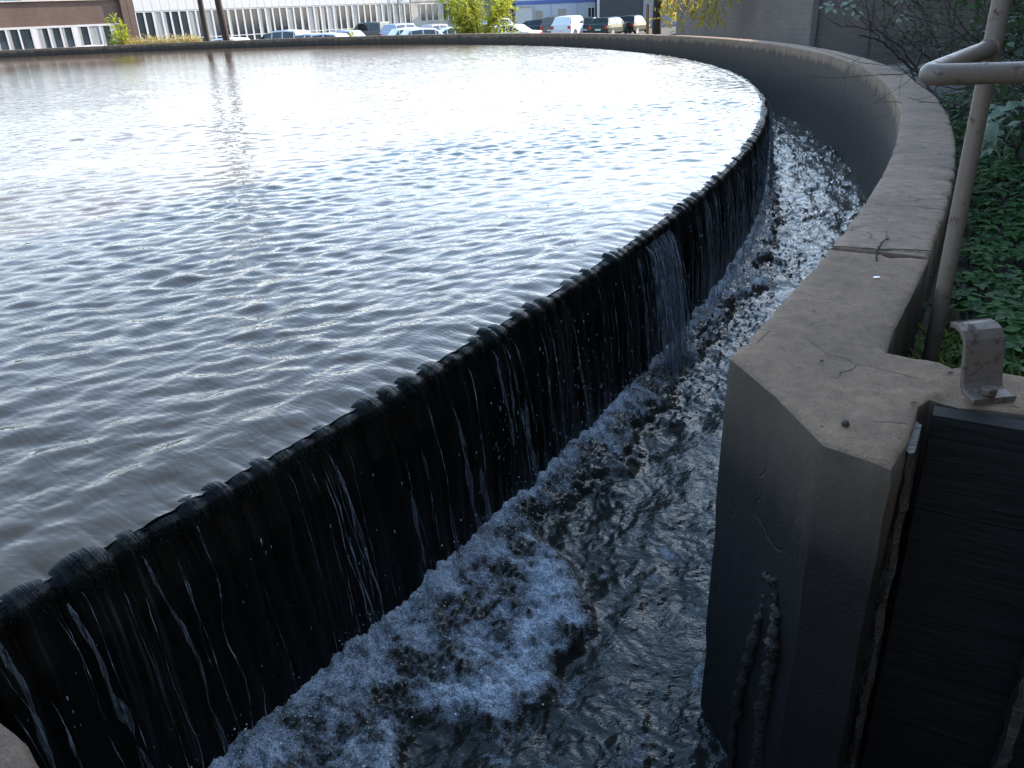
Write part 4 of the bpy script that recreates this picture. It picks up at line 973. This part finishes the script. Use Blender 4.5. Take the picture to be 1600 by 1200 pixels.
def make_car(kind, pname, color, metal, label, group='parked cars across the water'):
    K_ = CARS[kind]; L_, W_ = K_['L'], K_['W']; st = K_['st']; pm = paint(pname, color, metal)
    root = empty('parked_' + ('van' if kind == 'van' else 'car'), (0, 0, 0), label=label, cat='van' if kind == 'van' else 'car', group=group)
    rows = []
    for (u, zb, zr, wf) in st:
        x = (u - .5) * L_; hw = W_ / 2 * wf; cab = zr is not None and zr > zb + .1
        zr_ = zr if zr is not None else zb + .025
        top = hw * (.76 if cab else .86)
        pts = [(.0, .24), (hw * .9, .24), (hw, .36), (hw * 1.0, zb * .72), (hw * .985, zb - .04), (hw * .95, zb), (top + .02, zr_ - .07 if cab else zb + .008), (top * .9, zr_ - .01), (0, zr_ + .012)]
        rows.append([(x, y, z) for y, z in pts] + [(x, -y, z) for y, z in pts[-2:0:-1]])
    n = len(rows[0]); V = [v for r_ in rows for v in r_]
    F = [(i * n + j, (i + 1) * n + j, (i + 1) * n + (j + 1) % n, i * n + (j + 1) % n) for i in range(len(rows) - 1) for j in range(n)]
    F += [tuple(range(n))[::-1][::-1], tuple(range((len(rows) - 1) * n, len(rows) * n))[::-1]]
    mb = MB(); mb.v = V; mb.f = F; mb.build('body', pm, root, smooth=False, bevel=.03, seg=2)
    # glass: quads lifted 8 mm off the cabin skin
    idx = {u: i for i, (u, *_) in enumerate(st)}; p0, p1, p2, p3 = [idx[u] for u in K_['pil']]
    def quad(name, pts, inset=.08, off=.012, mat=M['carglass']):
        P_ = [Vector(p) for p in pts]; c = sum(P_, Vector()) / 4; nrm = (P_[1] - P_[0]).cross(P_[3] - P_[0]).normalized()
        if nrm.dot(c - Vector((0, 0, .8))) < 0: nrm = -nrm
        a = [c + (p - c) * (1 - inset) + nrm * off for p in P_]; b = [p - nrm * (off + .03) for p in a]
        mb = MB(); mb.add(a + b, [(0, 1, 2, 3), (7, 6, 5, 4), (0, 4, 5, 1), (1, 5, 6, 2), (2, 6, 7, 3), (3, 7, 4, 0)]); return mb.build(name, mat, root)
    for s in (1, -1):
        B = lambda i: rows[i][5] if s > 0 else rows[i][n - 5]; T = lambda i: rows[i][6] if s > 0 else rows[i][n - 6]
        for i in range(p0, p3):
            if i == p0 and kind not in ('saloon', 'estate', 'suv', 'van', 'hatchback'): continue
            quad('side_window', [B(i), B(i + 1), T(i + 1), T(i)], .12)
    quad('rear_window', [rows[p0][5], rows[p0][n - 5], rows[p1][n - 6], rows[p1][6]], .13)
    quad('windscreen', [rows[p3][5], rows[p3][n - 5], rows[p2][n - 6], rows[p2][6]], .10)
    for u in (.185, .80):
        for s in (1, -1):
            x = (u - .5) * L_; an = np.linspace(0, 2 * math.pi, 23)[:-1]; R1 = .32; y0 = s * (W_ / 2 + .012); y1 = s * (W_ / 2 - .2)
            mb = MB(); mb.add([(x + R1 * math.cos(t), y, R1 + R1 * math.sin(t)) for y in (y0, y1) for t in an], [tuple(range(22)), tuple(range(22, 44))] + [(i, (i + 1) % 22, 22 + (i + 1) % 22, 22 + i) for i in range(22)])
            wh = mb.build('wheel', M['tyre'], root)
            mb = MB(); mb.add([(x + .2 * math.cos(t), s * (W_ / 2 + .022), R1 + .2 * math.sin(t)) for t in an] + [(x + .2 * math.cos(t), s * (W_ / 2 - .0), R1 + .2 * math.sin(t)) for t in an] + [(x, s * (W_ / 2 + .004), R1)], [(i, (i + 1) % 22, 44) for i in range(22)] + [(i, (i + 1) % 22, 22 + (i + 1) % 22, 22 + i) for i in range(22)])
            mb.build('rim', M['rim'], wh)
            mb = MB(); aa = np.linspace(-.15, math.pi + .15, 14); ra, rb = .40, .335
            mb.add([(x + q * math.cos(t), s * (W_ / 2 + .004), R1 + q * math.sin(t)) for q in (ra, rb) for t in aa] + [(x + q * math.cos(t), s * (W_ / 2 - .05), R1 + q * math.sin(t)) for q in (ra, rb) for t in aa], [(i, i + 1, 15 + i, 14 + i) for i in range(13)] + [(i, i + 1, 29 + i, 28 + i) for i in range(13)])
            mb.build('wheel_arch', M['trim'], root)
    zt_ = st[1][1]
    for s in (1, -1):
        mb = MB(); mb.box((-L_ / 2 + .045, s * W_ * .40, zt_ * .80), (.09, W_ * .14, zt_ * .26)); mb.build('tail_light', M['tail'], root, bevel=.02)
        mb = MB(); mb.box((L_ / 2 - .12, s * W_ * .36, st[-2][1] * .92), (.16, W_ * .16, .13)); mb.build('headlight', M['head'], root, bevel=.03)
        mb = MB(); mb.box(((K_['pil'][3] - .5) * L_ - .35, s * (W_ / 2 + .08), st[p3][1] + .08), (.12, .16, .13)); mb.build('mirror', pm, root, bevel=.03)
    mb = MB(); mb.box((-L_ / 2 - .005, 0, zt_ * .62), (.03, .5, .115)); mb.build('number_plate', M['plate'], root)
    mb = MB(); mb.box((-L_ / 2 + .05, 0, .36), (.16, W_ * .80, .2)); mb.build('bumper', M['trim'], root, bevel=.03)
    mb = MB(); mb.box((L_ / 2 - .03, 0, .42), (.14, W_ * .60, .22)); mb.build('bumper', M['trim'], root, bevel=.03)
    return root
def put(c, px, D, head, z=GF):
    """head: compass angle the nose points to, degrees clockwise from straight ahead"""
    c.location = PX(px, D, z); c.rotation_euler = (0, 0, R_(90 - head))
# right-hand row, tails towards the water
put(make_car('saloon', 'black_blue_paint', (.03, .04, .045), .3, 'black rounded saloon at the left end of the right-hand row, nose to the left'), 829, 76, -62)
put(make_car('hatchback', 'dark_grey_paint', (.035, .035, .045), .3, 'dark small car squeezed between the black saloon and the tan estate car'), 850, 76, 26)
put(make_car('suv', 'tan_metal_paint', (.16, .15, .135), .5, 'grey-beige tall car with orange-lit tail lamps left of the white car'), 872, 74, 22)
put(make_car('suv', 'white_paint', (.78, .79, .80), 0, 'white rounded car with dark rear window in the middle of the right-hand row'), 894, 72, 30)
put(make_car('hatchback', 'green_black_paint', (.035, .045, .045), .2, 'dark upright hatchback just right of the white car'), 922, 73.5, 20)
put(make_car('estate', 'dark_green_paint', (.03, .042, .038), .3, 'long dark green estate with red tail lamps'), 955, 71.5, 34)
put(make_car('hatchback', 'black_paint', (.02, .022, .022), .1, 'small black car with a pale roof at the right end of the row'), 990, 74, 30)
# centre and left
put(make_car('van', 'grey_green_metal', (.15, .165, .15), .55, 'grey compact van with blue-tinted windows, parked left of the blue hatchback'), 573, 80, -58)
put(make_car('suv', 'silver_blue_paint', (.45, .50, .58), .4, 'silver-blue tall hatchback with red tail lamps beside the grey van'), 632, 73, 40)
put(make_car('hatchback', 'silver_paint_two', (.70, .74, .74), .2, 'pale silver small car in front of the silver-blue hatchback'), 646, 62, 62)
put(make_car('hatchback', 'pinkish_silver_paint', (.55, .50, .54), .4, 'mauve-silver hatchback with red tail lamps left of the big shrub'), 685, 74, 42)
put(make_car('saloon', 'pale_blue_paint', (.66, .74, .76), .1, 'pale ice-blue car partly hidden by the big shrub'), 712, 60, 70)
put(make_car('saloon', 'bright_white_paint', (.85, .85, .85), 0, 'glaring white car just right of the big shrub'), 792, 60, -55)
put(make_car('suv', 'white_paint_rear', (.8, .8, .8), 0, 'white car seen behind the glaring white one'), 784, 78, 60)
put(make_car('suv', 'pale_grey_paint', (.60, .60, .60), .3, 'pale grey tall car at the left end of the centre group, nose to the left'), 438, 62, -60)
put(make_car('estate', 'silver_grey_paint', (.62, .64, .66), .3, 'silver estate with steep windscreen between two pale cars'), 474, 58, -52)
put(make_car('hatchback', 'silver_paint', (.72, .74, .74), .3, 'silver rounded car nearest the rim left of the grey van'), 498, 54.5, -66)
put(make_car('saloon', 'cream_white_paint', (.80, .79, .76), 0, 'white car behind the rim between the two dark trunks and the dry weeds'), 262, 49, -62)
put(make_car('hatchback', 'white_paint_left', (.82, .82, .82), 0, 'white car roof just showing left of the small young tree'), 118, 47, -60)
put(make_car('hatchback', 'offwhite_paint', (.74, .74, .70), 0, 'off-white car roof showing right behind the young tree stem'), 152, 50, 60)
put(make_car('hatchback', 'silver_paint_three', (.76, .77, .78), .1, 'silver car behind the two dark trunks'), 345, 54, -60)

put(make_car('estate', 'dark_grey_metal', (.07, .075, .08), .3, 'dark grey estate with its roof above the pale car left of centre'), 424, 70, -60)
put(make_car('hatchback', 'sky_grey_paint', (.50, .55, .60), .2, 'light grey hatchback between the silver rounded car and the grey van'), 527, 63, -60)
put(make_car('hatchback', 'pearl_paint', (.68, .68, .66), .1, 'pearl white hatchback close behind the rim left of the pale ice-blue car'), 668, 57, 66)
put(make_car('saloon', 'graphite_paint', (.06, .06, .07), .3, 'dark car mostly hidden behind the stems of the big shrub'), 745, 70, 50)
# ------------------------------------------------------------------ TREES AND SHRUBS
def tree(px, D, r0, label, seed, lean=0, h=17):
    c = PX(px, D, GF - .05); root = empty('tree', c, label=label, cat='tree', group='dark trunks beyond the rim'); r = random.Random(seed); ax = Vector((r.uniform(-.2, .2), 0, 0))
    pts = [Vector((lean * i / 10 + .04 * math.sin(i * 1.3 + seed), .05 * math.cos(i + seed), h * i / 10)) for i in range(11)]
    mb = MB(); mb.tube(pts, [r0 * (1.15 if i == 0 else 1) * (1 - .06 * i) for i in range(11)], 12)
    tips = []
    for k in range(9):
        b = pts[7 + k % 4] if 7 + k % 4 < 11 else pts[10]; a = r.uniform(0, 6.28); L_ = r.uniform(1.2, 2.6)
        e = b + Vector((math.cos(a) * L_, math.sin(a) * L_, L_ * .7)); mb.tube([b, b.lerp(e, .5) + Vector((0, 0, .15)), e], [.07, .045, .015], 6); tips.append((b, e))
    mb.build('trunk', M['bark'], root, smooth=True)
    g = np.random.default_rng(seed); n = 2600; i = g.integers(0, 9, n); t = .4 + .7 * g.random(n)
    P_ = np.array([tuple(tips[j][0].lerp(tips[j][1], tt)) for j, tt in zip(i, t)]) + g.normal(0, .32, (n, 3))
    o = leaves(P_, rand_dirs(n, g), .13, 'crown', M['leaf_dark'], root, simple=True, seed=seed); o['kind'] = 'stuff'
tree(321, 49, .165, 'left and slimmer of the two bare dark trunks behind the rim', 3, -.25)
tree(350, 49, .205, 'right and thicker of the two bare dark trunks behind the rim', 8, -.35)
leafy_bush('young_tree', PX(194, 45.0, GF), 3.2, 1.7, 1300, .15, M['leaf_bright'], 'small yellow-green young tree rising above the rim near the left building', 'young tree', 5, stems=6, width=1.1, base_h=.35)
leafy_bush('shrub', PX(172, 44.6, GF), 1.75, 1.5, 420, .12, M['leaf_dark'], 'low dark green shrub at the foot of the small young tree', 'shrub', 12, stems=6, base_h=.3)
leafy_bush('shrub', PX(543, 45.6, GF), 1.95, .55, 170, .17, M['leaf_bright'], 'thin bright yellow-green sapling poking above the rim left of the grey van', 'sapling', 6, stems=3, width=.7, base_h=.3)
leafy_bush('shrub', PX(556, 46, GF), 1.45, .8, 120, .15, M['leaf_yellow'], 'small yellowish sprig in front of the grey van', 'shrub', 16, stems=4, base_h=.4)
leafy_bush('shrub', PX(748, 44.5, GF), 4.0, 3.5, 5200, .20, M['leaf_bright'], 'big bright sunlit yellow-green shrub with feathery leaves standing behind the rim', 'shrub', 7, stems=16, width=.62, trunk_r=.03)
leafy_bush('shrub', PX(785, 44.2, GF), 2.0, 1.6, 500, .18, M['leaf_bright'], 'low sunlit yellow-green shoots at the right foot of the big shrub', 'shrub', 9, stems=8, width=.6)
leafy_bush('shrub', PX(60, 44, GF), 1.45, 1.2, 90, .10, M['leaf_yellow'], 'small reddish-yellow tuft peeping over the rim at the far left', 'shrub', 19, stems=5, base_h=.6)
# dry weeds on top of the bank
g = np.random.default_rng(3); P_, D_ = [], []
for k in range(4200):
    q = PX(185 + 125 * g.random(), 44.2 + .9 * g.random(), 0); hh = .38 + .5 * g.random() ** 1.3 * (1 - abs((k % 100) / 50 - 1) * .5)
    P_.append((q.x, q.y, .05 + hh * g.random() - .25)); D_.append((g.normal() * .6, g.normal() * .6, .8))
tag(leaves(np.array(P_), np.array(D_), .16, 'dry_weeds', M['dry'], None, simple=True, width=.5, seed=2), 'straw-coloured dry weeds trailing along the top of the far rim', 'weeds', kind='stuff')
bank = MB(); bank.add([tuple(PX(px, D, z)) for px in (160, 200, 260, 315) for D, z in ((43.5, -1.3), (43.9, .0), (45.3, .02), (46.2, -1.3))], [(i * 4 + j, i * 4 + j + 1, i * 4 + j + 5, i * 4 + j + 4) for i in range(3) for j in range(3)])
tag(bank.build('bank', M['ground'], smooth=True), kind='structure')

# tree with drooping yellowing leaves at the top, before the brown wall
q = PX(1028, 41, GF); yt = empty('tree', q, label='dark slim trunk with drooping sunlit yellowing leaves at the top of the picture', cat='tree')
mb = MB(); mb.tube([(0, 0, 0), (-.02, 0, 1.5), (.02, 0, 3.2), (.25, -.1, 5.0)], [.24, .22, .2, .12], 10)
limb = []
for e in ((1.2, -2.0, 1.9), (1.9, -3.5, 1.6), (2.9, -5.0, 1.75), (2.6, -2.5, 2.1), (.6, -1.2, 1.9), (.5, .3, 3.2), (3.4, -3.4, 2.1), (1.4, -3.0, 1.5), (.1, -2, 1.8)):
    e = Vector(e); b = Vector((.1, 0, 3.9)); mid_ = b.lerp(e, .6) + Vector((0, 0, .8)); mb.tube([b, mid_, e], [.07, .045, .012], 6); limb.append((b, mid_, e))
mb.build('trunk', M['bark'], yt, smooth=True)
g = np.random.default_rng(8); P_, D_ = [], []
for k in range(560):
    b, mid_, e = limb[g.integers(len(limb))]; t = g.random(); p0 = (mid_.lerp(e, t)) if g.random() < .75 else b.lerp(mid_, t); d = Vector(rand_dirs(1, g, -.6)[0]) + Vector((.5, -.5, -.2))
    p0 = p0 + Vector(g.normal(0, .22, 3))
    for j in range(6): P_.append(tuple(p0 + d * .06 * j)); D_.append(tuple(d * .7 + Vector(((1 if j % 2 else -1) * .8, .2, -.3))))
o = leaves(np.array(P_), np.array(D_), .19 * (.7 + .5 * g.random(len(P_))), 'crown', M['leaf_yellow'], yt, width=.75, seed=4); o['kind'] = 'stuff'
mb = MB(); q = PX(1013, 43, GF); mb.tube([q, q + Vector((0, 0, 2.3))], .09, 10)
m = Mat('ochre_post_paint'); m.set(color=(.22, .13, .045), rough=.7)
pr_ = tag(empty('post', q), 'ochre-yellow post standing beside the slim dark trunk', 'post'); bpy.context.view_layer.update(); child(mb.build('shaft', m.m, pr_, bevel=.01))
# raised asphalt shoulder right of the parked row
mb = MB(); mb.add([tuple(PX(px, D, z)) for px, z in ((800, -1.25), (880, -1.05), (960, -.75), (1060, -.35)) for D, z in ((42.5, z), (56, z - .1), (62, -1.32))], [(i * 3 + j, i * 3 + j + 1, i * 3 + j + 4, i * 3 + j + 3) for i in range(3) for j in range(2)])
tag(mb.build('ramp', M['ground'], smooth=True), kind='structure')

# ------------------------------------------------------------------ NEAR GREENERY
def pol(thd, r_, z=0.0): return Vector((r_ * math.cos(R_(thd)), r_ * math.sin(R_(thd)), z))
# leafy ground cover between wall and thicket
g = np.random.default_rng(15); P_, D_, S_ = [], [], []; mb = MB()
for k in range(6800):
    u = g.random(); thd = -33.6 + 17 * u ** 1.3; rr = 25.42 + 3.2 * g.random() ** 1.7
    if rr < 25.6 and g.random() < .5: continue
    x, y = rr * math.cos(R_(thd)), rr * math.sin(R_(thd))
    hh = (.05 + .26 * g.random() ** .6 * sstep(25.4, 26.6, rr) * (.5 + .8 * g.random())) * (.55 + .45 * sstep(-33.4, -31, thd)) + .05 * noise3(x * 2, y * 2)
    lean = g.normal(0, .05, 2); top = Vector((x + lean[0], y + lean[1], hh)); mb.tube([(x, y, -.03), top], .0018, 3, caps=False)
    nl = 4 + g.integers(0, 5); a0 = g.random() * 6.28
    for j in range(nl):
        a = a0 + j * 2.4; lev = hh * (1 - .35 * g.random() * (j > 2)); t = lev / max(hh, .01)
        P_.append((x + lean[0] * t, y + lean[1] * t, lev)); D_.append((math.cos(a), math.sin(a), .15 - .5 * g.random())); S_.append(.022 + .036 * g.random() ** 1.4)
gc = tag(empty('ground_cover', pol(-30, 26.5)), 'mass of fresh green nettle-like leaves between the curved wall and the thicket', 'ground cover', kind='stuff'); bpy.context.view_layer.update()
o = child(leaves(np.array(P_), np.array(D_), np.array(S_), 'leaf_mass', M['leaf_nettle'], gc, width=1.15, seed=5, roll=.25)); o['kind'] = 'stuff'
o = child(mb.build('stem_mass', M['leaf_dark'], gc)); o['kind'] = 'stuff'
# grass tuft by the notch
g = np.random.default_rng(25); n = 2600; thd = -33.9 + 2.0 * g.random(n); rr = 25.36 + .75 * g.random(n) ** 1.2; x, y = rr * np.cos(R_(thd)), rr * np.sin(R_(thd))
tag(leaves(np.stack([x, y, -.02 + 0 * x], -1), np.stack([g.normal(0, .45, n), g.normal(0, .45, n), 1 + 0 * x], -1), .05 + .09 * g.random(n), 'grass', M['grass'], None, simple=True, width=.10, seed=6), 'short grass growing in the corner behind the concrete notch', 'grass', kind='stuff')

# thicket: bare stems and hanging twigs
def twigs(origin, n, length, spread, seed, r0=.008, up=.6):
    r = random.Random(seed); mb = MB(); ends = []
    def grow(p, d, L_, rad, lev):
        pts = [p]; q = p.copy(); dd = d.copy()
        for i in range(6):
            dd = (dd + Vector((r.gauss(0, .22), r.gauss(0, .22), r.gauss(0, .16)))).normalized(); q = q + dd * L_ / 6; pts.append(q.copy())
            if lev < 2 and i in (1, 2, 3, 4) and r.random() < .75: grow(q.copy(), (dd + Vector((r.gauss(0, .7), r.gauss(0, .7), r.gauss(0, .5)))).normalized(), L_ * r.uniform(.35, .65), rad * .5, lev + 1)
        mb.tube(pts, [rad * (1 - .13 * i) for i in range(7)], 5, caps=False); ends.append((pts[3], pts[-1]))
    for k in range(n):
        a = r.uniform(0, 6.28); grow(origin + Vector((r.gauss(0, .12), r.gauss(0, .12), 0)), Vector((math.cos(a) * spread, math.sin(a) * spread, up + r.random() * .5)).normalized(), length * r.uniform(.6, 1.1), r0, 0)
    return mb, ends
for k, (thd, rr, hh, nl, lab) in enumerate(((-26.0, 26.6, 1.7, 260, 'dark tangled bush nearest the handrail post'), (-23.0, 26.9, 2.3, 300, 'tall dark tangled bush filling the upper right corner'), (-20.0, 26.4, 1.9, 260, 'dark twiggy bush crowding the wall behind the handrail'),
        (-17.0, 26.7, 2.3, 220, 'dark twiggy bush right of the bare overhanging branches'), (-14.0, 27.6, 2.4, 180, 'sparse twiggy bush against the tall brown building'), (-25.0, 28.3, 2.9, 420, 'dense dark bush at the back right beyond the rail'), (-21.0, 28.6, 3.2, 420, 'dense dark bush behind the pale leaves'), (-29.0, 27.6, 2.0, 320, 'dark leafy bush at the right edge behind the ground cover'), (-28.0, 29.8, 3.6, 520, 'rearmost dark bush at the right edge'), (-11.5, 26.6, 1.7, 200, 'small twiggy bush at the foot of the brown building'), (-18.5, 28.4, 2.8, 420, 'thick dark bush in front of the brown building corner'), (-23.5, 26.1, 1.5, 320, 'low dark bush just behind the handrail post'))):
    o_ = pol(thd, rr, -.02); root = tag(empty('bush', o_), lab, 'bush', 'thicket at the right'); bpy.context.view_layer.update()
    mb, ends = twigs(o_, 19, hh * 1.15, .75, 40 + k, .011); so = child(mb.build('twigs', M['twig'], root)); so['kind'] = 'stuff'
    g = np.random.default_rng(60 + k); i = g.integers(0, len(ends), nl * 7); t = g.random(nl * 7)
    P_ = np.array([tuple(ends[a][0].lerp(ends[a][1], b)) for a, b in zip(i, t)]) + g.normal(0, .05, (nl * 7, 3)); rl_ = np.hypot(P_[:, 0], P_[:, 1]); P_ = P_[((rl_ > 25.42) | ((P_[:, 2] > .75) & (rl_ > 25.2))) & (P_[:, 2] > .02)]
    lo = child(leaves(P_, rand_dirs(len(P_), g, -.2), .045 + .04 * g.random(len(P_)), 'foliage', M['leaf_dark'], root, width=1.0, seed=k, simple=False)); lo['kind'] = 'stuff'

# pale-leaved shrub whose twigs reach over the wall: leaves are separate pieces sharing one mesh
me_leaf = np_mesh('leaf', np.stack([LEAF[:, 0], LEAF[:, 1] * 1.0, LEAF[:, 2]], -1), LEAF_F); set_attr(me_leaf, 'tint', np.full(len(LEAF), .6)); me_leaf.materials.append(M['leaf_pale'])
def leaf_obj(p, d, size, root, r):
    o = bpy.data.objects.new('leaf', me_leaf); col.objects.link(o); o.parent = root
    q = d.to_track_quat('X', 'Z').to_matrix().to_4x4() @ Matrix.Rotation(r.uniform(-.8, .8), 4, 'X')
    o.matrix_parent_inverse = root.matrix_world.inverted(); o.matrix_basis = Matrix.Translation(p) @ q @ Matrix.Scale(size, 4)
def pale_shrub(origin, paths, nleaf, lsize, label, seed, where=(.45, 1.0)):
    root = tag(empty('shrub', origin), label, 'shrub'); bpy.context.view_layer.update(); r = random.Random(seed); mb = MB(); cand = []
    for pi_, (pth, rad) in enumerate(paths):
        pts = []; V_ = [Vector(v) for v in pth]
        for a, b in zip(V_[:-1], V_[1:]):
            for k in range(6): pts.append(a.lerp(b, k / 6) + Vector((r.gauss(0, .007), r.gauss(0, .007), r.gauss(0, .007))))
        pts.append(V_[-1]); N = len(pts); mb.tube(pts, [rad * (1 - .8 * i / N) for i in range(N)], 6, caps=False)
        for i in range(3, N, 2):
            if r.random() < .55:
                d = ((pts[min(i + 1, N - 1)] - pts[i - 1]).normalized() + Vector((r.gauss(0, .6), r.gauss(0, .6), r.gauss(0, .5)))).normalized(); e = pts[i] + d * r.uniform(.08, .3)
                mb.tube([pts[i], pts[i].lerp(e, .5) + Vector((0, 0, r.gauss(0, .015))), e], [rad * .35, rad * .25, rad * .12], 4, caps=False)
                if i / N > where[0] and .005 < rad < .019 and rad != .014: cand += [(pts[i], e)]
        if .005 < rad < .019 and rad != .014: cand += [(pts[int(N * where[0])], pts[-1])]
    child(mb.build('branches', M['twig'], root))
    for k in range(nleaf):
        a, b = r.choice(cand); p = a.lerp(b, r.uniform(.3, 1.05)); leaf_obj(p + Vector((r.gauss(0, .02), r.gauss(0, .02), r.gauss(0, .02))), Vector((r.gauss(0, .8), r.gauss(0, .8), r.gauss(-.35, .6))).normalized(), lsize * r.uniform(.6, 1.25), root, r)
    return root
B0 = pol(-16.6, 25.75, -.05)
def Q(px, py, D): return tuple(P(px, py, D))
pale_shrub(B0, [([tuple(B0), Q(1440, 120, 8.6), Q(1400, 85, 8.4), Q(1370, 60, 8.3), Q(1340, 55, 8.2)], .020),
                ([Q(1440, 120, 8.6), Q(1405, 70, 8.5), Q(1375, 50, 8.5), Q(1340, 43, 8.6), Q(1308, 40, 8.6)], .014),
                ([Q(1400, 85, 8.4), Q(1375, 60, 8.4), Q(1350, 35, 8.4), Q(1325, 5, 8.4)], .010),
                ([Q(1385, 60, 8.5), Q(1380, 20, 8.6), Q(1384, -30, 8.6)], .009), ([Q(1362, 48, 8.5), Q(1352, 5, 8.5), Q(1350, -30, 8.6)], .009),
                ([Q(1430, 110, 8.6), Q(1450, 50, 8.7), Q(1440, 10, 8.8), Q(1410, -10, 8.8), Q(1370, -18, 8.8)], .018),
                ([Q(1440, 60, 8.7), Q(1425, 30, 8.7), Q(1405, 25, 8.6)], .010),
                ([Q(1365, 72, 8.2), Q(1335, 95, 7.9), Q(1321, 112, 7.7), Q(1318, 160, 7.6)], .004),
                ([Q(1428, 119, 8.3), Q(1395, 122, 7.9), Q(1370, 115, 7.8)], .004), ([Q(1400, 120, 7.9), Q(1382, 134, 7.7), Q(1362, 148, 7.6)], .003)],
           120, .085, 'bare-twigged shrub with pale grey-green leaves arching over the curved wall', 31, (.6, 1))
B1 = pol(-26.9, 25.95, -.05)
pale_shrub(B1, [([tuple(B1), Q(1590, 240, 4.2), Q(1570, 200, 4.1), Q(1555, 180, 4.0)], .009), ([Q(1590, 240, 4.2), Q(1600, 200, 4.0), Q(1590, 165, 3.9)], .008), ([Q(1590, 230, 4.2), Q(1560, 215, 4.0), Q(1542, 205, 3.9)], .006), ([tuple(B1), Q(1625, 200, 4.2), Q(1620, 150, 4.1)], .008)],
           90, .10, 'shrub with pale oval leaves at the right edge just below the rail', 33, (.35, 1))
B2 = pol(-21.5, 26.1, -.05)
pale_shrub(B2, [([tuple(B2), Q(1560, 130, 6.6), Q(1560, 70, 6.4), Q(1575, 20, 6.3), Q(1590, -10, 6.3)], .015), ([Q(1560, 100, 6.5), Q(1590, 70, 6.2), Q(1610, 40, 6.1)], .009), ([Q(1560, 90, 6.5), Q(1578, 60, 6.3), Q(1600, 75, 6.2)], .008)],
           90, .10, 'shrub with drooping pale leaves behind the top of the handrail post', 35, (.35, 1))

# tree behind the brown wall whose sunlit branch tips droop into the top of the picture
q = PX(1185, 31, GF); ot = tag(empty('tree', q), 'sunlit yellow-green drooping branch tips at the top edge in front of the brown wall', 'tree'); bpy.context.view_layer.update()
mb = MB(); mb.tube([q, q + Vector((-.1, 0, 2.5)), q + Vector((0, -.2, 5))], [.2, .17, .13], 10); limb = []
for (px, py) in ((1045, 20), (1062, 34), (1080, 26), (1098, 34), (1114, 24), (1130, 16), (1030, 8), (1142, 6), (1072, 8), (1100, 4)):
    e = P(px, py, 22 + (px % 7) * .25); b = q + Vector((0, -.2, 4.6)); mid_ = b.lerp(e, .78) + Vector((0, 0, .95)); mb.tube([b, mid_, e], [.05, .02, .004], 5); limb.append((mid_, e))
child(mb.build('trunk', M['bark'], ot, smooth=True)); g = np.random.default_rng(18); P_, D_ = [], []
for k in range(150):
    a_, b_ = limb[g.integers(len(limb))]; t = .35 + .65 * g.random() ** .7; p0 = a_.lerp(b_, t) + Vector(g.normal(0, .10, 3)); d = Vector(rand_dirs(1, g, -.5)[0])
    for j in range(7): P_.append(tuple(p0 + d * .05 * j)); D_.append(tuple(d * .8 + Vector(((1 if j % 2 else -1) * .8 * d.y, -(1 if j % 2 else -1) * .8 * d.x, -.25))))
o = child(leaves(np.array(P_), np.array(D_), .13 * (.7 + .5 * g.random(len(P_))), 'crown', M['leaf_yellow'], ot, width=.62, seed=14)); o['kind'] = 'stuff'

for k, (x, y, hh, ww) in enumerate(((31.5, 9.5, 6.6, 4.6), (33.5, 3.0, 7.2, 5.2), (37.5, 14.5, 7.6, 5.6))):  # added unseen trees: block low sky, darkening what the channel water reflects
    leafy_bush('tree', (x, y, GF), hh, ww, 5200, .26, M['leaf_dark'], ('unseen tree added behind the brown block wall to darken the channel reflections', 'unseen tree added behind the low brown building to darken the channel reflections', 'farthest unseen tree added behind the brown wall to darken the channel reflections')[k], 'tree', 70 + k, stems=14, trunk_r=.10, width=.9, base_h=.3)
